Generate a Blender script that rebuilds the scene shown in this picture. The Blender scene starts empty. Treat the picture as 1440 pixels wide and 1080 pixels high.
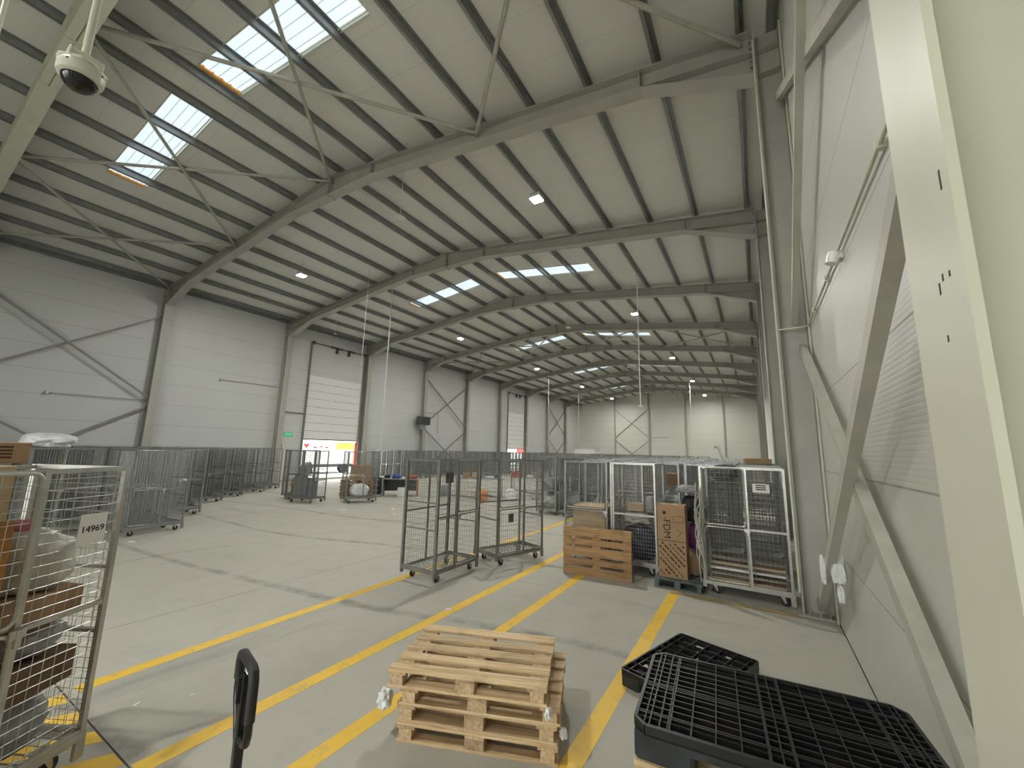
import bpy, bmesh, math, random
from mathutils import Vector, Matrix, noise
R = math.radians
rnd = random.Random(7)
SC = bpy.context.scene
COL = SC.collection

# ------------------------------------------------------------------ materials
def new_mat(name):
    m = bpy.data.materials.new(name); m.use_nodes = True
    nt = m.node_tree
    return m, nt, nt.nodes['Principled BSDF']
def simple(name, col, rough=.5, metal=0.0, var=.08, scale=6.0, bump=0.0, bscale=40.0, spec=.5):
    m, nt, b = new_mat(name)
    b.inputs['Roughness'].default_value = rough; b.inputs['Metallic'].default_value = metal
    b.inputs['Specular IOR Level'].default_value = spec
    tc = nt.nodes.new('ShaderNodeTexCoord')
    n = nt.nodes.new('ShaderNodeTexNoise'); n.inputs['Scale'].default_value = scale; n.inputs['Detail'].default_value = 5
    nt.links.new(tc.outputs['Object'], n.inputs['Vector'])
    r = nt.nodes.new('ShaderNodeValToRGB')
    r.color_ramp.elements[0].position = .3; r.color_ramp.elements[1].position = .7
    r.color_ramp.elements[0].color = tuple(c * (1 - var) for c in col) + (1,)
    r.color_ramp.elements[1].color = tuple(min(1, c * (1 + var)) for c in col) + (1,)
    nt.links.new(n.outputs['Fac'], r.inputs['Fac']); nt.links.new(r.outputs['Color'], b.inputs['Base Color'])
    if bump:
        n2 = nt.nodes.new('ShaderNodeTexNoise'); n2.inputs['Scale'].default_value = bscale
        nt.links.new(tc.outputs['Object'], n2.inputs['Vector'])
        bp = nt.nodes.new('ShaderNodeBump'); bp.inputs['Strength'].default_value = bump; bp.inputs['Distance'].default_value = .02
        nt.links.new(n2.outputs['Fac'], bp.inputs['Height']); nt.links.new(bp.outputs['Normal'], b.inputs['Normal'])
    return m
def emit(name, col, strength):
    m, nt, b = new_mat(name)
    b.inputs['Base Color'].default_value = (*col, 1)
    b.inputs['Emission Color'].default_value = (*col, 1); b.inputs['Emission Strength'].default_value = strength
    return m
def math_node(nt, op, a, b=None):
    n = nt.nodes.new('ShaderNodeMath'); n.operation = op
    for i, x in enumerate((a, b)):
        if x is None: continue
        if isinstance(x, (int, float)): n.inputs[i].default_value = x
        else: nt.links.new(x, n.inputs[i])
    return n.outputs[0]
def mix_col(nt, fac, a, b):
    n = nt.nodes.new('ShaderNodeMix'); n.data_type = 'RGBA'
    nt.links.new(fac, n.inputs[0])
    for i, x in ((6, a), (7, b)):
        if isinstance(x, tuple): n.inputs[i].default_value = (*x, 1)
        else: nt.links.new(x, n.inputs[i])
    return n.outputs[2]
def panel_mat(name, col, rough, rib=.05, smooth_below=None, vertical_axis='Z', joint=.98, strength=.35, along='Y', wob=0.0, jd=.55):
    """sandwich panel: horizontal joints every JOINT metres, fine ribs between them, cover seams every 6 m"""
    m, nt, b = new_mat(name)
    b.inputs['Roughness'].default_value = rough
    tc = nt.nodes.new('ShaderNodeTexCoord'); sp = nt.nodes.new('ShaderNodeSeparateXYZ')
    nt.links.new(tc.outputs['Object'], sp.inputs[0])
    z = sp.outputs[vertical_axis]
    fr = math_node(nt, 'FRACT', math_node(nt, 'DIVIDE', math_node(nt, 'ADD', z, 19.61 - .01), joint))
    line = math_node(nt, 'LESS_THAN', fr, .014)
    rb = math_node(nt, 'SINE', math_node(nt, 'MULTIPLY', z, 2 * math.pi / rib))
    rb = math_node(nt, 'POWER', math_node(nt, 'ABSOLUTE', rb), 6.0)
    if smooth_below is not None:
        rb = math_node(nt, 'MULTIPLY', rb, math_node(nt, 'GREATER_THAN', z, smooth_below))
    n = nt.nodes.new('ShaderNodeTexNoise'); n.inputs['Scale'].default_value = .35; n.inputs['Detail'].default_value = 4
    nt.links.new(tc.outputs['Object'], n.inputs['Vector'])
    c0 = mix_col(nt, n.outputs['Fac'], tuple(c * .94 for c in col), tuple(min(1, c * 1.05) for c in col))
    c1 = mix_col(nt, line, c0, tuple(c * jd for c in col))
    nt.links.new(c1, b.inputs['Base Color'])
    h = math_node(nt, 'SUBTRACT', math_node(nt, 'MULTIPLY', rb, -.35), line)
    bp = nt.nodes.new('ShaderNodeBump'); bp.inputs['Strength'].default_value = strength; bp.inputs['Distance'].default_value = .004
    nt.links.new(h, bp.inputs['Height'])
    if wob:
        n2 = nt.nodes.new('ShaderNodeTexNoise'); n2.inputs['Scale'].default_value = 1.3; n2.inputs['Detail'].default_value = 2
        nt.links.new(tc.outputs['Object'], n2.inputs['Vector'])
        b2 = nt.nodes.new('ShaderNodeBump'); b2.inputs['Strength'].default_value = wob; b2.inputs['Distance'].default_value = .03
        nt.links.new(n2.outputs['Fac'], b2.inputs['Height']); nt.links.new(b2.outputs['Normal'], bp.inputs['Normal'])
    nt.links.new(bp.outputs['Normal'], b.inputs['Normal'])
    return m
def floor_mat():
    m, nt, b = new_mat('concrete')
    tc = nt.nodes.new('ShaderNodeTexCoord')
    def nz(scale, detail, rough=.6, stretch=None):
        n = nt.nodes.new('ShaderNodeTexNoise'); n.inputs['Scale'].default_value = scale
        n.inputs['Detail'].default_value = detail; n.inputs['Roughness'].default_value = rough
        if stretch:
            mp = nt.nodes.new('ShaderNodeMapping'); mp.inputs['Scale'].default_value = stretch[0]; mp.inputs['Rotation'].default_value = (0, 0, stretch[1])
            nt.links.new(tc.outputs['Object'], mp.inputs['Vector']); nt.links.new(mp.outputs['Vector'], n.inputs['Vector'])
        else: nt.links.new(tc.outputs['Object'], n.inputs['Vector'])
        return n.outputs['Fac']
    def ramp(f, a, bb):
        r = nt.nodes.new('ShaderNodeMapRange'); r.inputs[1].default_value = a; r.inputs[2].default_value = bb
        nt.links.new(f, r.inputs[0]); return r.outputs[0]
    big = nz(.28, 6); mid = nz(2.2, 8, .7); fine = nz(28, 6, .7)
    c = mix_col(nt, ramp(big, .3, .7), (.40, .388, .335), (.47, .458, .40))
    c = mix_col(nt, math_node(nt, 'MULTIPLY', ramp(mid, .48, .75), .42), c, (.31, .30, .27))
    c = mix_col(nt, math_node(nt, 'MULTIPLY', ramp(fine, .45, .75), .22), c, (.45, .44, .40))
    # tyre scuffs: stretched dark streaks
    s1 = ramp(nz(1.1, 5, .55, ((1, .16, 1), R(-35))), .60, .70)
    s2 = ramp(nz(.9, 5, .55, ((.14, 1, 1), R(-12))), .62, .72)
    c = mix_col(nt, math_node(nt, 'MULTIPLY', s1, .42), c, (.17, .165, .15))
    c = mix_col(nt, math_node(nt, 'MULTIPLY', s2, .36), c, (.18, .172, .155))
    # thin curved tyre lines
    w = nt.nodes.new('ShaderNodeTexWave'); w.wave_type = 'RINGS'; w.inputs['Scale'].default_value = .12
    w.inputs['Distortion'].default_value = 9; w.inputs['Detail'].default_value = 2; w.inputs['Detail Scale'].default_value = .35
    nt.links.new(tc.outputs['Object'], w.inputs['Vector'])
    ln = math_node(nt, 'MULTIPLY', ramp(w.outputs['Fac'], .985, 1.0), math_node(nt, 'MULTIPLY', ramp(mid, .35, .6), .55))
    c = mix_col(nt, ln, c, (.12, .115, .11))
    nt.links.new(c, b.inputs['Base Color'])
    rr = nt.nodes.new('ShaderNodeMapRange'); rr.inputs[3].default_value = .55; rr.inputs[4].default_value = .8
    nt.links.new(mid, rr.inputs[0]); nt.links.new(rr.outputs[0], b.inputs['Roughness'])
    bp = nt.nodes.new('ShaderNodeBump'); bp.inputs['Strength'].default_value = .12; bp.inputs['Distance'].default_value = .01
    nt.links.new(fine, bp.inputs['Height']); nt.links.new(bp.outputs['Normal'], b.inputs['Normal'])
    return m
def paint_line_mat(name, col, wear):
    m, nt, b = new_mat(name)
    tc = nt.nodes.new('ShaderNodeTexCoord')
    n = nt.nodes.new('ShaderNodeTexNoise'); n.inputs['Scale'].default_value = 5; n.inputs['Detail'].default_value = 9; n.inputs['Roughness'].default_value = .75
    nt.links.new(tc.outputs['Object'], n.inputs['Vector'])
    r = nt.nodes.new('ShaderNodeMapRange'); r.inputs[1].default_value = .62 - wear * .3; r.inputs[2].default_value = .78
    nt.links.new(n.outputs['Fac'], r.inputs[0])
    n2 = nt.nodes.new('ShaderNodeTexNoise'); n2.inputs['Scale'].default_value = 1.2; n2.inputs['Detail'].default_value = 4
    nt.links.new(tc.outputs['Object'], n2.inputs['Vector'])
    c0 = mix_col(nt, n2.outputs['Fac'], tuple(x * .8 for x in col), tuple(min(1, x * 1.12) for x in col))
    c = mix_col(nt, r.outputs[0], c0, (.33, .31, .25))
    nt.links.new(c, b.inputs['Base Color']); b.inputs['Roughness'].default_value = .5
    return m
def wood_mat(name, col, dark, axis=0):
    m, nt, b = new_mat(name)
    tc = nt.nodes.new('ShaderNodeTexCoord'); oi = nt.nodes.new('ShaderNodeObjectInfo')
    add = nt.nodes.new('ShaderNodeVectorMath'); add.operation = 'ADD'
    sc = nt.nodes.new('ShaderNodeVectorMath'); sc.operation = 'SCALE'; sc.inputs[3].default_value = 37.0
    cmb = nt.nodes.new('ShaderNodeCombineXYZ')
    for i in range(3): nt.links.new(oi.outputs['Random'], cmb.inputs[i])
    nt.links.new(cmb.outputs[0], sc.inputs[0]); nt.links.new(tc.outputs['Object'], add.inputs[0]); nt.links.new(sc.outputs[0], add.inputs[1])
    mp = nt.nodes.new('ShaderNodeMapping'); s = [1.4, 1.4, 1.4]
    for i in range(3):
        if i != axis: s[i] = 26
    mp.inputs['Scale'].default_value = s
    nt.links.new(add.outputs[0], mp.inputs['Vector'])
    n = nt.nodes.new('ShaderNodeTexNoise'); n.inputs['Scale'].default_value = 1.6; n.inputs['Detail'].default_value = 6; n.inputs['Distortion'].default_value = .5
    nt.links.new(mp.outputs['Vector'], n.inputs['Vector'])
    n2 = nt.nodes.new('ShaderNodeTexNoise'); n2.inputs['Scale'].default_value = 5; n2.inputs['Detail'].default_value = 6
    nt.links.new(add.outputs[0], n2.inputs['Vector'])
    r = nt.nodes.new('ShaderNodeMapRange'); r.inputs[1].default_value = .35; r.inputs[2].default_value = .68
    nt.links.new(n.outputs['Fac'], r.inputs[0])
    c = mix_col(nt, r.outputs[0], col, dark)
    r2 = nt.nodes.new('ShaderNodeMapRange'); r2.inputs[1].default_value = .55; r2.inputs[2].default_value = .75; r2.inputs[4].default_value = .6
    nt.links.new(n2.outputs['Fac'], r2.inputs[0])
    c = mix_col(nt, r2.outputs[0], c, tuple(x * .5 for x in dark))
    tint = mix_col(nt, oi.outputs['Random'], (.82, .8, .78), (1.12, 1.1, 1.05))
    mu = nt.nodes.new('ShaderNodeMix'); mu.data_type = 'RGBA'; mu.blend_type = 'MULTIPLY'; mu.inputs[0].default_value = 1
    nt.links.new(c, mu.inputs[6]); nt.links.new(tint, mu.inputs[7])
    nt.links.new(mu.outputs[2], b.inputs['Base Color']); b.inputs['Roughness'].default_value = .75
    return m
def skylight_mat(strength):
    m, nt, b = new_mat('skylight_sheet')
    tc = nt.nodes.new('ShaderNodeTexCoord'); sp = nt.nodes.new('ShaderNodeSeparateXYZ'); nt.links.new(tc.outputs['Object'], sp.inputs[0])
    a = math_node(nt, 'ABSOLUTE', math_node(nt, 'SINE', math_node(nt, 'MULTIPLY', sp.outputs['Y'], math.pi / .2)))
    rib = math_node(nt, 'LESS_THAN', a, .16)
    c = mix_col(nt, rib, (.80, .92, 1.0), (.40, .49, .54))
    nt.links.new(c, b.inputs['Base Color']); nt.links.new(c, b.inputs['Emission Color'])
    b.inputs['Emission Strength'].default_value = strength
    return m

SKY = .78
LAMP = 1350.0
M = dict(
    floor=floor_mat(),
    wall=panel_mat('white_wall_panel', (.55, .56, .545), .45, rib=.06, strength=.25),
    wall_right=panel_mat('glossy_white_wall_panel', (.53, .535, .48), .42, rib=.075, smooth_below=1.97, strength=.5, wob=.12),
    end=panel_mat('end_wall_panel', (.64, .64, .58), .45, rib=.08, strength=.2),
    roof=panel_mat('roof_sheet', (.70, .69, .64), .55, rib=1.0, vertical_axis='Y', joint=1.0, strength=.05, jd=.84),
    steel=simple('grey_painted_steel', (.40, .39, .345), .45, var=.06, scale=2.5),
    steel_light=simple('pale_and_lit_steel', (.60, .60, .49), .42, var=.04, scale=2.5),  # pale fittings; also the nearest frame's steel, lightened for the light on it
    brace=simple('brace_paint', (.44, .43, .37), .45, var=.13, scale=4),
    brace_dark=simple('dark_brace_paint', (.25, .245, .22), .45, var=.06, scale=3),
    purlin=simple('galvanised_purlin', (.30, .31, .31), .38, .55, var=.1, scale=4),
    galv=simple('galvanised_wire', (.27, .28, .27), .36, .6, var=.12, scale=9),
    galv_bright=simple('bright_zinc', (.46, .46, .43), .34, .6, var=.12, scale=9),
    caster_metal=simple('caster_zinc', (.5, .5, .5), .35, .7),
    rubber=simple('black_rubber', (.02, .02, .022), .6),
    yellow=paint_line_mat('yellow_floor_paint', (.86, .55, .055), .3),
    yellow_worn=paint_line_mat('faded_floor_paint', (.42, .31, .12), .75),
    dark=simple('dark_joint', (.05, .048, .045), .8),
    joint_grey=simple('grey_joint_filler', (.24, .235, .21), .8),
    wood=wood_mat('pale_pallet_wood', (.72, .56, .36), (.48, .34, .19)),
    wood_y=wood_mat('pale_pallet_wood_crosswise', (.68, .52, .34), (.44, .31, .175), 1),
    wood_brown=wood_mat('weathered_pallet_wood', (.47, .30, .155), (.30, .175, .08)),
    wood_blue=wood_mat('blue_pallet_paint', (.13, .17, .18), (.09, .11, .115)),
    wood_grey=wood_mat('grey_pallet_board', (.30, .275, .24), (.2, .18, .155)),
    plastic=simple('black_plastic', (.010, .010, .012), .42, var=.2, scale=10),
    plastic_side=simple('scuffed_black_plastic', (.022, .026, .030), .5, var=.45, scale=7),
    black=simple('black_enamel', (.012, .012, .013), .25, var=.1),
    card=simple('cardboard', (.36, .235, .135), .8, var=.08, scale=5),
    card_dark=simple('dark_cardboard', (.15, .095, .055), .8, var=.25, scale=6),
    card_orange=simple('orange_brown_cardboard', (.43, .20, .055), .8, var=.1, scale=5),
    card_pale=simple('pale_cardboard', (.47, .36, .23), .8, var=.08, scale=5),
    tape=simple('parcel_tape', (.42, .30, .17), .3),
    paper=simple('white_paper', (.72, .72, .70), .6, var=.02),
    ink=simple('black_ink', (.015, .015, .015), .7),
    brown_ink=simple('dark_brown_ink', (.07, .04, .02), .8),
    red_ink=simple('red_print', (.6, .04, .03), .6),
    white_bag=simple('white_plastic_film', (.75, .77, .77), .28, var=.08, scale=9, bump=.6, bscale=14),
    grey_bag=simple('grey_woven_sack', (.27, .28, .28), .6, var=.25, scale=8, bump=.6, bscale=12),
    clear_bag=simple('milky_plastic_sack', (.46, .46, .42), .3, var=.25, scale=5, bump=.7, bscale=10),
    navy=simple('navy_sack', (.035, .045, .075), .55, var=.3, scale=8, bump=.5, bscale=12),
    black_bag=simple('black_sack', (.01, .01, .011), .5, var=.2, bump=.5, bscale=12),
    purple=simple('purple_fabric', (.12, .012, .10), .6, var=.3, bump=.5, bscale=12),
    pink=simple('pink_fabric', (.45, .16, .2), .7, var=.2, bump=.4, bscale=12),
    blue=simple('blue_fabric', (.05, .09, .32), .6, var=.3, bump=.4, bscale=12),
    red=simple('red_paint', (.42, .06, .04), .5),
    orange=simple('orange_bag', (.62, .22, .05), .55, var=.2, bump=.4, bscale=12),
    orange_red=simple('orange_red_paint', (.75, .13, .06), .5),
    orange_strip=simple('orange_foam', (.75, .34, .06), .8, var=.2, scale=15),
    desk=simple('grey_laminate', (.27, .27, .28), .5),
    desk_dark=simple('dark_laminate', (.07, .07, .075), .5),
    white=simple('white_enamel', (.75, .75, .73), .35, var=.02),
    cream=simple('cream_plastic', (.62, .62, .53), .4, var=.05),
    green=emit('green_sign_face', (.02, .45, .16), .5),
    rope=simple('grey_strap', (.42, .40, .36), .8, var=.2),
    dome=simple('dark_dome', (.008, .008, .010), .08),
    door_panel=panel_mat('sectional_door_panel', (.70, .70, .67), .45, rib=.5, joint=.51, strength=.15),
    skylight=skylight_mat(SKY),
    lens=emit('lamp_lens', (1.0, .985, .92), LAMP),
    asphalt=simple('yard_asphalt', (.35, .35, .34), .9, var=.1, scale=2),
    yard_pale=simple('pale_yard_concrete', (.55, .54, .51), .9, var=.1, scale=2),
    truck_white=simple('truck_white', (.8, .8, .8), .4, var=.02),
    yellow_print=simple('yellow_print', (.75, .68, .08), .5),
    tarp=simple('dark_grey_tarp', (.09, .095, .095), .6, var=.3, bump=.5, bscale=10),
)

# ------------------------------------------------------------------ mesh builder
class MB:
    def __init__(s): s.v = []; s.f = []; s.sm = False
    def box(s, x0, x1, y0, y1, z0, z1):
        b = len(s.v)
        s.v += [(x, y, z) for x in (x0, x1) for y in (y0, y1) for z in (z0, z1)]
        for q in ((0, 1, 3, 2), (4, 6, 7, 5), (0, 4, 5, 1), (2, 3, 7, 6), (0, 2, 6, 4), (1, 5, 7, 3)):
            s.f.append(tuple(b + i for i in q))
        return s
    def bar(s, p0, p1, w, h, up=(0, 0, 1)):
        p0 = Vector(p0); p1 = Vector(p1); d = (p1 - p0).normalized(); up = Vector(up)
        if abs(d.dot(up)) > .98: up = Vector((1, 0, 0)) if abs(d.x) < .9 else Vector((0, 1, 0))
        a = d.cross(up).normalized(); u = a.cross(d).normalized()
        b = len(s.v)
        for p in (p0, p1):
            for i, j in ((-1, -1), (1, -1), (1, 1), (-1, 1)):
                s.v.append(tuple(p + a * (i * w / 2) + u * (j * h / 2)))
        for q in ((0, 3, 2, 1), (4, 5, 6, 7), (0, 1, 5, 4), (1, 2, 6, 5), (2, 3, 7, 6), (3, 0, 4, 7)):
            s.f.append(tuple(b + i for i in q))
        return s
    def wire(s, p0, p1, r):
        p0 = Vector(p0); p1 = Vector(p1); d = (p1 - p0).normalized()
        up = Vector((0, 0, 1)) if abs(d.z) < .9 else Vector((1, 0, 0))
        a = d.cross(up).normalized(); u = a.cross(d).normalized(); b = len(s.v)
        for p in (p0, p1):
            for k in range(4):
                t = k * math.pi / 2
                s.v.append(tuple(p + a * (r * math.cos(t)) + u * (r * math.sin(t))))
        for k in range(4):
            s.f.append((b + k, b + (k + 1) % 4, b + 4 + (k + 1) % 4, b + 4 + k))
        return s
    def tube(s, pts, r, n=8, closed=False):
        pts = [Vector(p) for p in pts]; N = len(pts); b = len(s.v); s.sm = True
        prev = None
        for i, p in enumerate(pts):
            if closed: d = (pts[(i + 1) % N] - pts[i - 1]).normalized()
            else: d = (pts[min(i + 1, N - 1)] - pts[max(i - 1, 0)]).normalized()
            if prev is None:
                up = Vector((0, 0, 1)) if abs(d.z) < .9 else Vector((1, 0, 0))
                a = d.cross(up).normalized()
            else: a = (prev - d * prev.dot(d)).normalized()
            prev = a; u = d.cross(a)
            rr = r[i] if isinstance(r, (list, tuple)) else r
            for k in range(n):
                t = 2 * math.pi * k / n
                s.v.append(tuple(p + a * (rr * math.cos(t)) + u * (rr * math.sin(t))))
        for i in range(N if closed else N - 1):
            j = (i + 1) % N
            for k in range(n):
                s.f.append((b + i * n + k, b + i * n + (k + 1) % n, b + j * n + (k + 1) % n, b + j * n + k))
        if not closed:
            s.f.append(tuple(b + k for k in reversed(range(n)))); s.f.append(tuple(b + (N - 1) * n + k for k in range(n)))
        return s
    def lathe(s, prof, n=16, c=(0, 0, 0), M4=None):
        b = len(s.v); s.sm = True
        for r, z in prof:
            for k in range(n):
                t = 2 * math.pi * k / n; q = Vector((r * math.cos(t), r * math.sin(t), z))
                if M4: q = M4 @ q
                s.v.append(tuple(q + Vector(c)))
        for i in range(len(prof) - 1):
            for k in range(n):
                s.f.append((b + i * n + k, b + i * n + (k + 1) % n, b + (i + 1) * n + (k + 1) % n, b + (i + 1) * n + k))
        s.f.append(tuple(b + k for k in reversed(range(n)))); s.f.append(tuple(b + (len(prof) - 1) * n + k for k in range(n)))
        return s
    def prism(s, poly, axis, a, b_):
        """poly of 2-D points in the plane normal to AXIS, extruded a..b_"""
        n = len(poly); b = len(s.v)
        for t in (a, b_):
            for p, q in poly:
                s.v.append({'x': (t, p, q), 'y': (p, t, q), 'z': (p, q, t)}[axis])
        s.f.append(tuple(b + i for i in reversed(range(n)))); s.f.append(tuple(b + n + i for i in range(n)))
        for i in range(n):
            j = (i + 1) % n; s.f.append((b + i, b + j, b + n + j, b + n + i))
        return s
    def build(s, name, mat, parent=None, loc=None, rot=None, bevel=0):
        me = bpy.data.meshes.new(name); me.from_pydata(s.v, [], s.f); me.update()
        bm = bmesh.new(); bm.from_mesh(me); bmesh.ops.recalc_face_normals(bm, faces=bm.faces)
        if bevel:
            bmesh.ops.bevel(bm, geom=list(bm.edges), offset=bevel, segments=1, affect='EDGES')
        bm.to_mesh(me); bm.free()
        if s.sm:
            for p in me.polygons: p.use_smooth = True
            try: me.set_sharp_from_angle(angle=R(42))
            except Exception: pass
        me.materials.append(M[mat] if isinstance(mat, str) else mat)
        o = bpy.data.objects.new(name, me); COL.objects.link(o)
        if parent: o.parent = parent
        if loc is not None: o.location = loc
        if rot is not None: o.rotation_euler = rot
        return o
def tag(o, label=None, cat=None, group=None, kind=None):
    if label: o['label'] = label
    if cat: o['category'] = cat
    if group: o['group'] = group
    if kind: o['kind'] = kind
    return o
def empty(name, loc=(0, 0, 0), rz=0, **k):
    o = bpy.data.objects.new(name, None); COL.objects.link(o); o.empty_display_size = .1
    o.location = loc; o.rotation_euler = (0, 0, rz)
    return tag(o, **k) if k else o
def copy_tree(o, parent=None, depth=2):
    c = o.copy(); COL.objects.link(c)
    if parent: c.parent = parent
    if depth:
        for ch in list(o.children): copy_tree(ch, c, depth - 1)
    return c
def text(name, body, size, mat, parent, M4, depth=.0012, align='CENTER'):
    cu = bpy.data.curves.new(name, 'FONT'); cu.body = body; cu.size = size; cu.extrude = depth
    cu.align_x = align; cu.align_y = 'CENTER'
    t = bpy.data.objects.new(name, cu); COL.objects.link(t)
    dg = bpy.context.evaluated_depsgraph_get()
    me = bpy.data.meshes.new_from_object(t.evaluated_get(dg))
    bpy.data.objects.remove(t)
    me.materials.clear(); me.materials.append(M[mat])
    o = bpy.data.objects.new(name, me); COL.objects.link(o); o.parent = parent; o.matrix_local = M4
    return o
def ordn(k):
    return ['first', 'second', 'third', 'fourth', 'fifth', 'sixth', 'seventh', 'eighth', 'ninth', 'tenth', 'eleventh', 'twelfth', 'thirteenth', 'fourteenth', 'fifteenth', 'sixteenth', 'seventeenth', 'eighteenth', 'nineteenth', 'twentieth'][k - 1]

# ------------------------------------------------------------------ building dimensions
XL, XR, WL, WR = -23.79, .408, -24.17, .79
XM, ZR, SL = -11.69, 11.06, .127
Y0, BAY, NB = 1.19, 6.0, 10
YB, YE = Y0 - 12.0, Y0 + 60.0
def ztop(x): return ZR - SL * abs(x - XM)
FW = .33                                                             # flange width of the frames

# ------------------------------------------------------------------ camera
cam = bpy.data.cameras.new('camera'); co = bpy.data.objects.new('camera', cam); COL.objects.link(co)
cam.sensor_fit = 'HORIZONTAL'; cam.sensor_width = 36; cam.lens = 566.5434 * 36 / 1440
cam.clip_start = .05; cam.clip_end = 300
r_ = Vector((0.85794846, 0.51321626, 0.02309763)); u_ = Vector((0.0638644, -0.1511583, 0.98644438)); f_ = Vector((-0.5097507, 0.84484332, 0.16246228))
co.matrix_world = Matrix(((r_.x, u_.x, -f_.x, 0), (r_.y, u_.y, -f_.y, 0), (r_.z, u_.z, -f_.z, 2.1448), (0, 0, 0, 1)))
SC.camera = co

# ------------------------------------------------------------------ shell
def struct(o, label, cat='wall'): return tag(o, label, cat, kind='structure')
struct(MB().box(WL - .1, WR + .1, YB - .1, YE + .1, -.25, 0).build('floor', 'floor'), 'worn grey concrete warehouse floor', 'floor')
D1 = (15.05, 19.0); D2 = (39.3, 43.1); DR = (15.3, 18.9)
def wall_with_holes(name, mat, x0, x1, holes, zt, label):
    m = MB(); y = YB
    for (a, b, h) in holes:
        m.box(x0, x1, y, a, -.02, zt); m.box(x0, x1, a, b, h, zt); y = b
    m.box(x0, x1, y, YE + .1, -.02, zt)
    return struct(m.build(name, mat), label)
wall_with_holes('wall_left', 'wall', WL - .12, WL, [(*D1, 6.62), (*D2, 6.46)], ztop(WL) + .2, 'pale grey panelled long wall with two dock doors')
wall_with_holes('wall_right', 'wall_right', WR, WR + .12, [(*DR, 4.4)], ztop(WR) + .2, 'glossy white panelled wall beside the viewpoint')
gab = [(WL - .1, -.02), (WR + .1, -.02), (WR + .1, ztop(WR) + .2), (XM, ZR + .2), (WL - .1, ztop(WL) + .2)]
struct(MB().prism(gab, 'y', YE, YE + .12).build('wall_end', 'end'), 'white panelled gable wall at the far end')
RD = ((-10.0, -.4),); RDH = 6.2                        # an open dock doorway in the rear gable
m = MB()
for xa, xb in ((WL - .1, RD[0][0]), (RD[0][1], WR + .1)):
    ps = [(xa, -.02), (xb, -.02), (xb, ztop(xb) + .2)] + ([(XM, ZR + .2)] if xa < XM < xb else []) + [(xa, ztop(xa) + .2)]
    m.prism(ps, 'y', YB - .12, YB)
for xa, xb in RD: m.prism([(xa, RDH), (xb, RDH), (xb, ztop(xb) + .2), (xa, ztop(xa) + .2)], 'y', YB - .12, YB)
struct(m.build('wall_rear', 'end'), 'white panelled gable wall with open doorways behind the viewpoint')
struct(MB().box(-40, 20, -60, YB - .12, -.3, -.06).build('ground_outside', 'yard_pale'), 'pale concrete yard outside the rear doorways', 'yard')
# roof sheets with holes for the skylights
SKY_Y = [-8.85, 3.16, 16.2, 28.2, 40.2, 52.2]
SKX = {'left': (-17.1, -12.3), 'right': (-11.05, -5.97)}
roof = MB()
def slab(xa, xb, ya, yb, z0=.2, z1=.3):
    b = len(roof.v)
    for y in (ya, yb):
        for x, dz in ((xa, z0), (xb, z0), (xb, z1), (xa, z1)): roof.v.append((x, y, ztop(x) + dz))
    for q in ((0, 3, 2, 1), (4, 5, 6, 7), (0, 1, 5, 4), (1, 2, 6, 5), (2, 3, 7, 6), (3, 0, 4, 7)): roof.f.append(tuple(b + i for i in q))
for side, (xa, xb) in (('left', (WL - .15, XM)), ('right', (XM, WR + .15))):
    y = YB - .1
    for s in SKY_Y:
        slab(xa, xb, y, s); slab(xa, SKX[side][0], s, s + 1.0); slab(SKX[side][1], xb, s, s + 1.0); y = s + 1.0
    slab(xa, xb, y, YE + .1)
struct(roof.build('ceiling', 'roof'), 'off-white underside of the pitched roof sheets', 'ceiling')
wn = 0
for i, s in enumerate(SKY_Y):
    for side in ('left', 'right'):
        xa, xb = SKX[side]; wn += 1
        near = ['behind the viewpoint', 'nearest the viewpoint', 'second from the viewpoint', 'third from the viewpoint', 'fourth from the viewpoint', 'farthest from the viewpoint'][i]
        w = empty('window_%d' % wn, (0, 0, 0)); struct(w, 'bright skylight strip on the %s roof slope, %s' % (side, near), 'skylight')
        m = MB(); b = 0
        m.v = [(xa, s, ztop(xa) + .26), (xb, s, ztop(xb) + .26), (xb, s + 1, ztop(xb) + .26), (xa, s + 1, ztop(xa) + .26)] + [(xa, s, ztop(xa) + .275), (xb, s, ztop(xb) + .275), (xb, s + 1, ztop(xb) + .275), (xa, s + 1, ztop(xa) + .275)]
        m.f = [(0, 1, 2, 3), (7, 6, 5, 4), (0, 4, 5, 1), (1, 5, 6, 2), (2, 6, 7, 3), (3, 7, 4, 0)]
        m.build('pane', 'skylight', w)
        fr = MB()
        for y in (s + .012, s + .93, s + .985): fr.bar((xa, y, ztop(xa) + .205), (xb, y, ztop(xb) + .205), .022, .05)
        fr.build('frame', 'steel_light', w)
        e = MB(); xo = xa + .03
        e.bar((xo, s + .02, ztop(xo) + .225), (xo, s + .98, ztop(xo) + .225), .06, .06)
        for q in range(5): e.box(xo + .0, xo + .07, s + .08 + q * .2, s + .13 + q * .2, ztop(xo) + .18, ztop(xo) + .25)
        tag(e.build('end_strip', 'orange_strip', w), 'orange foam closing strip')

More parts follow.
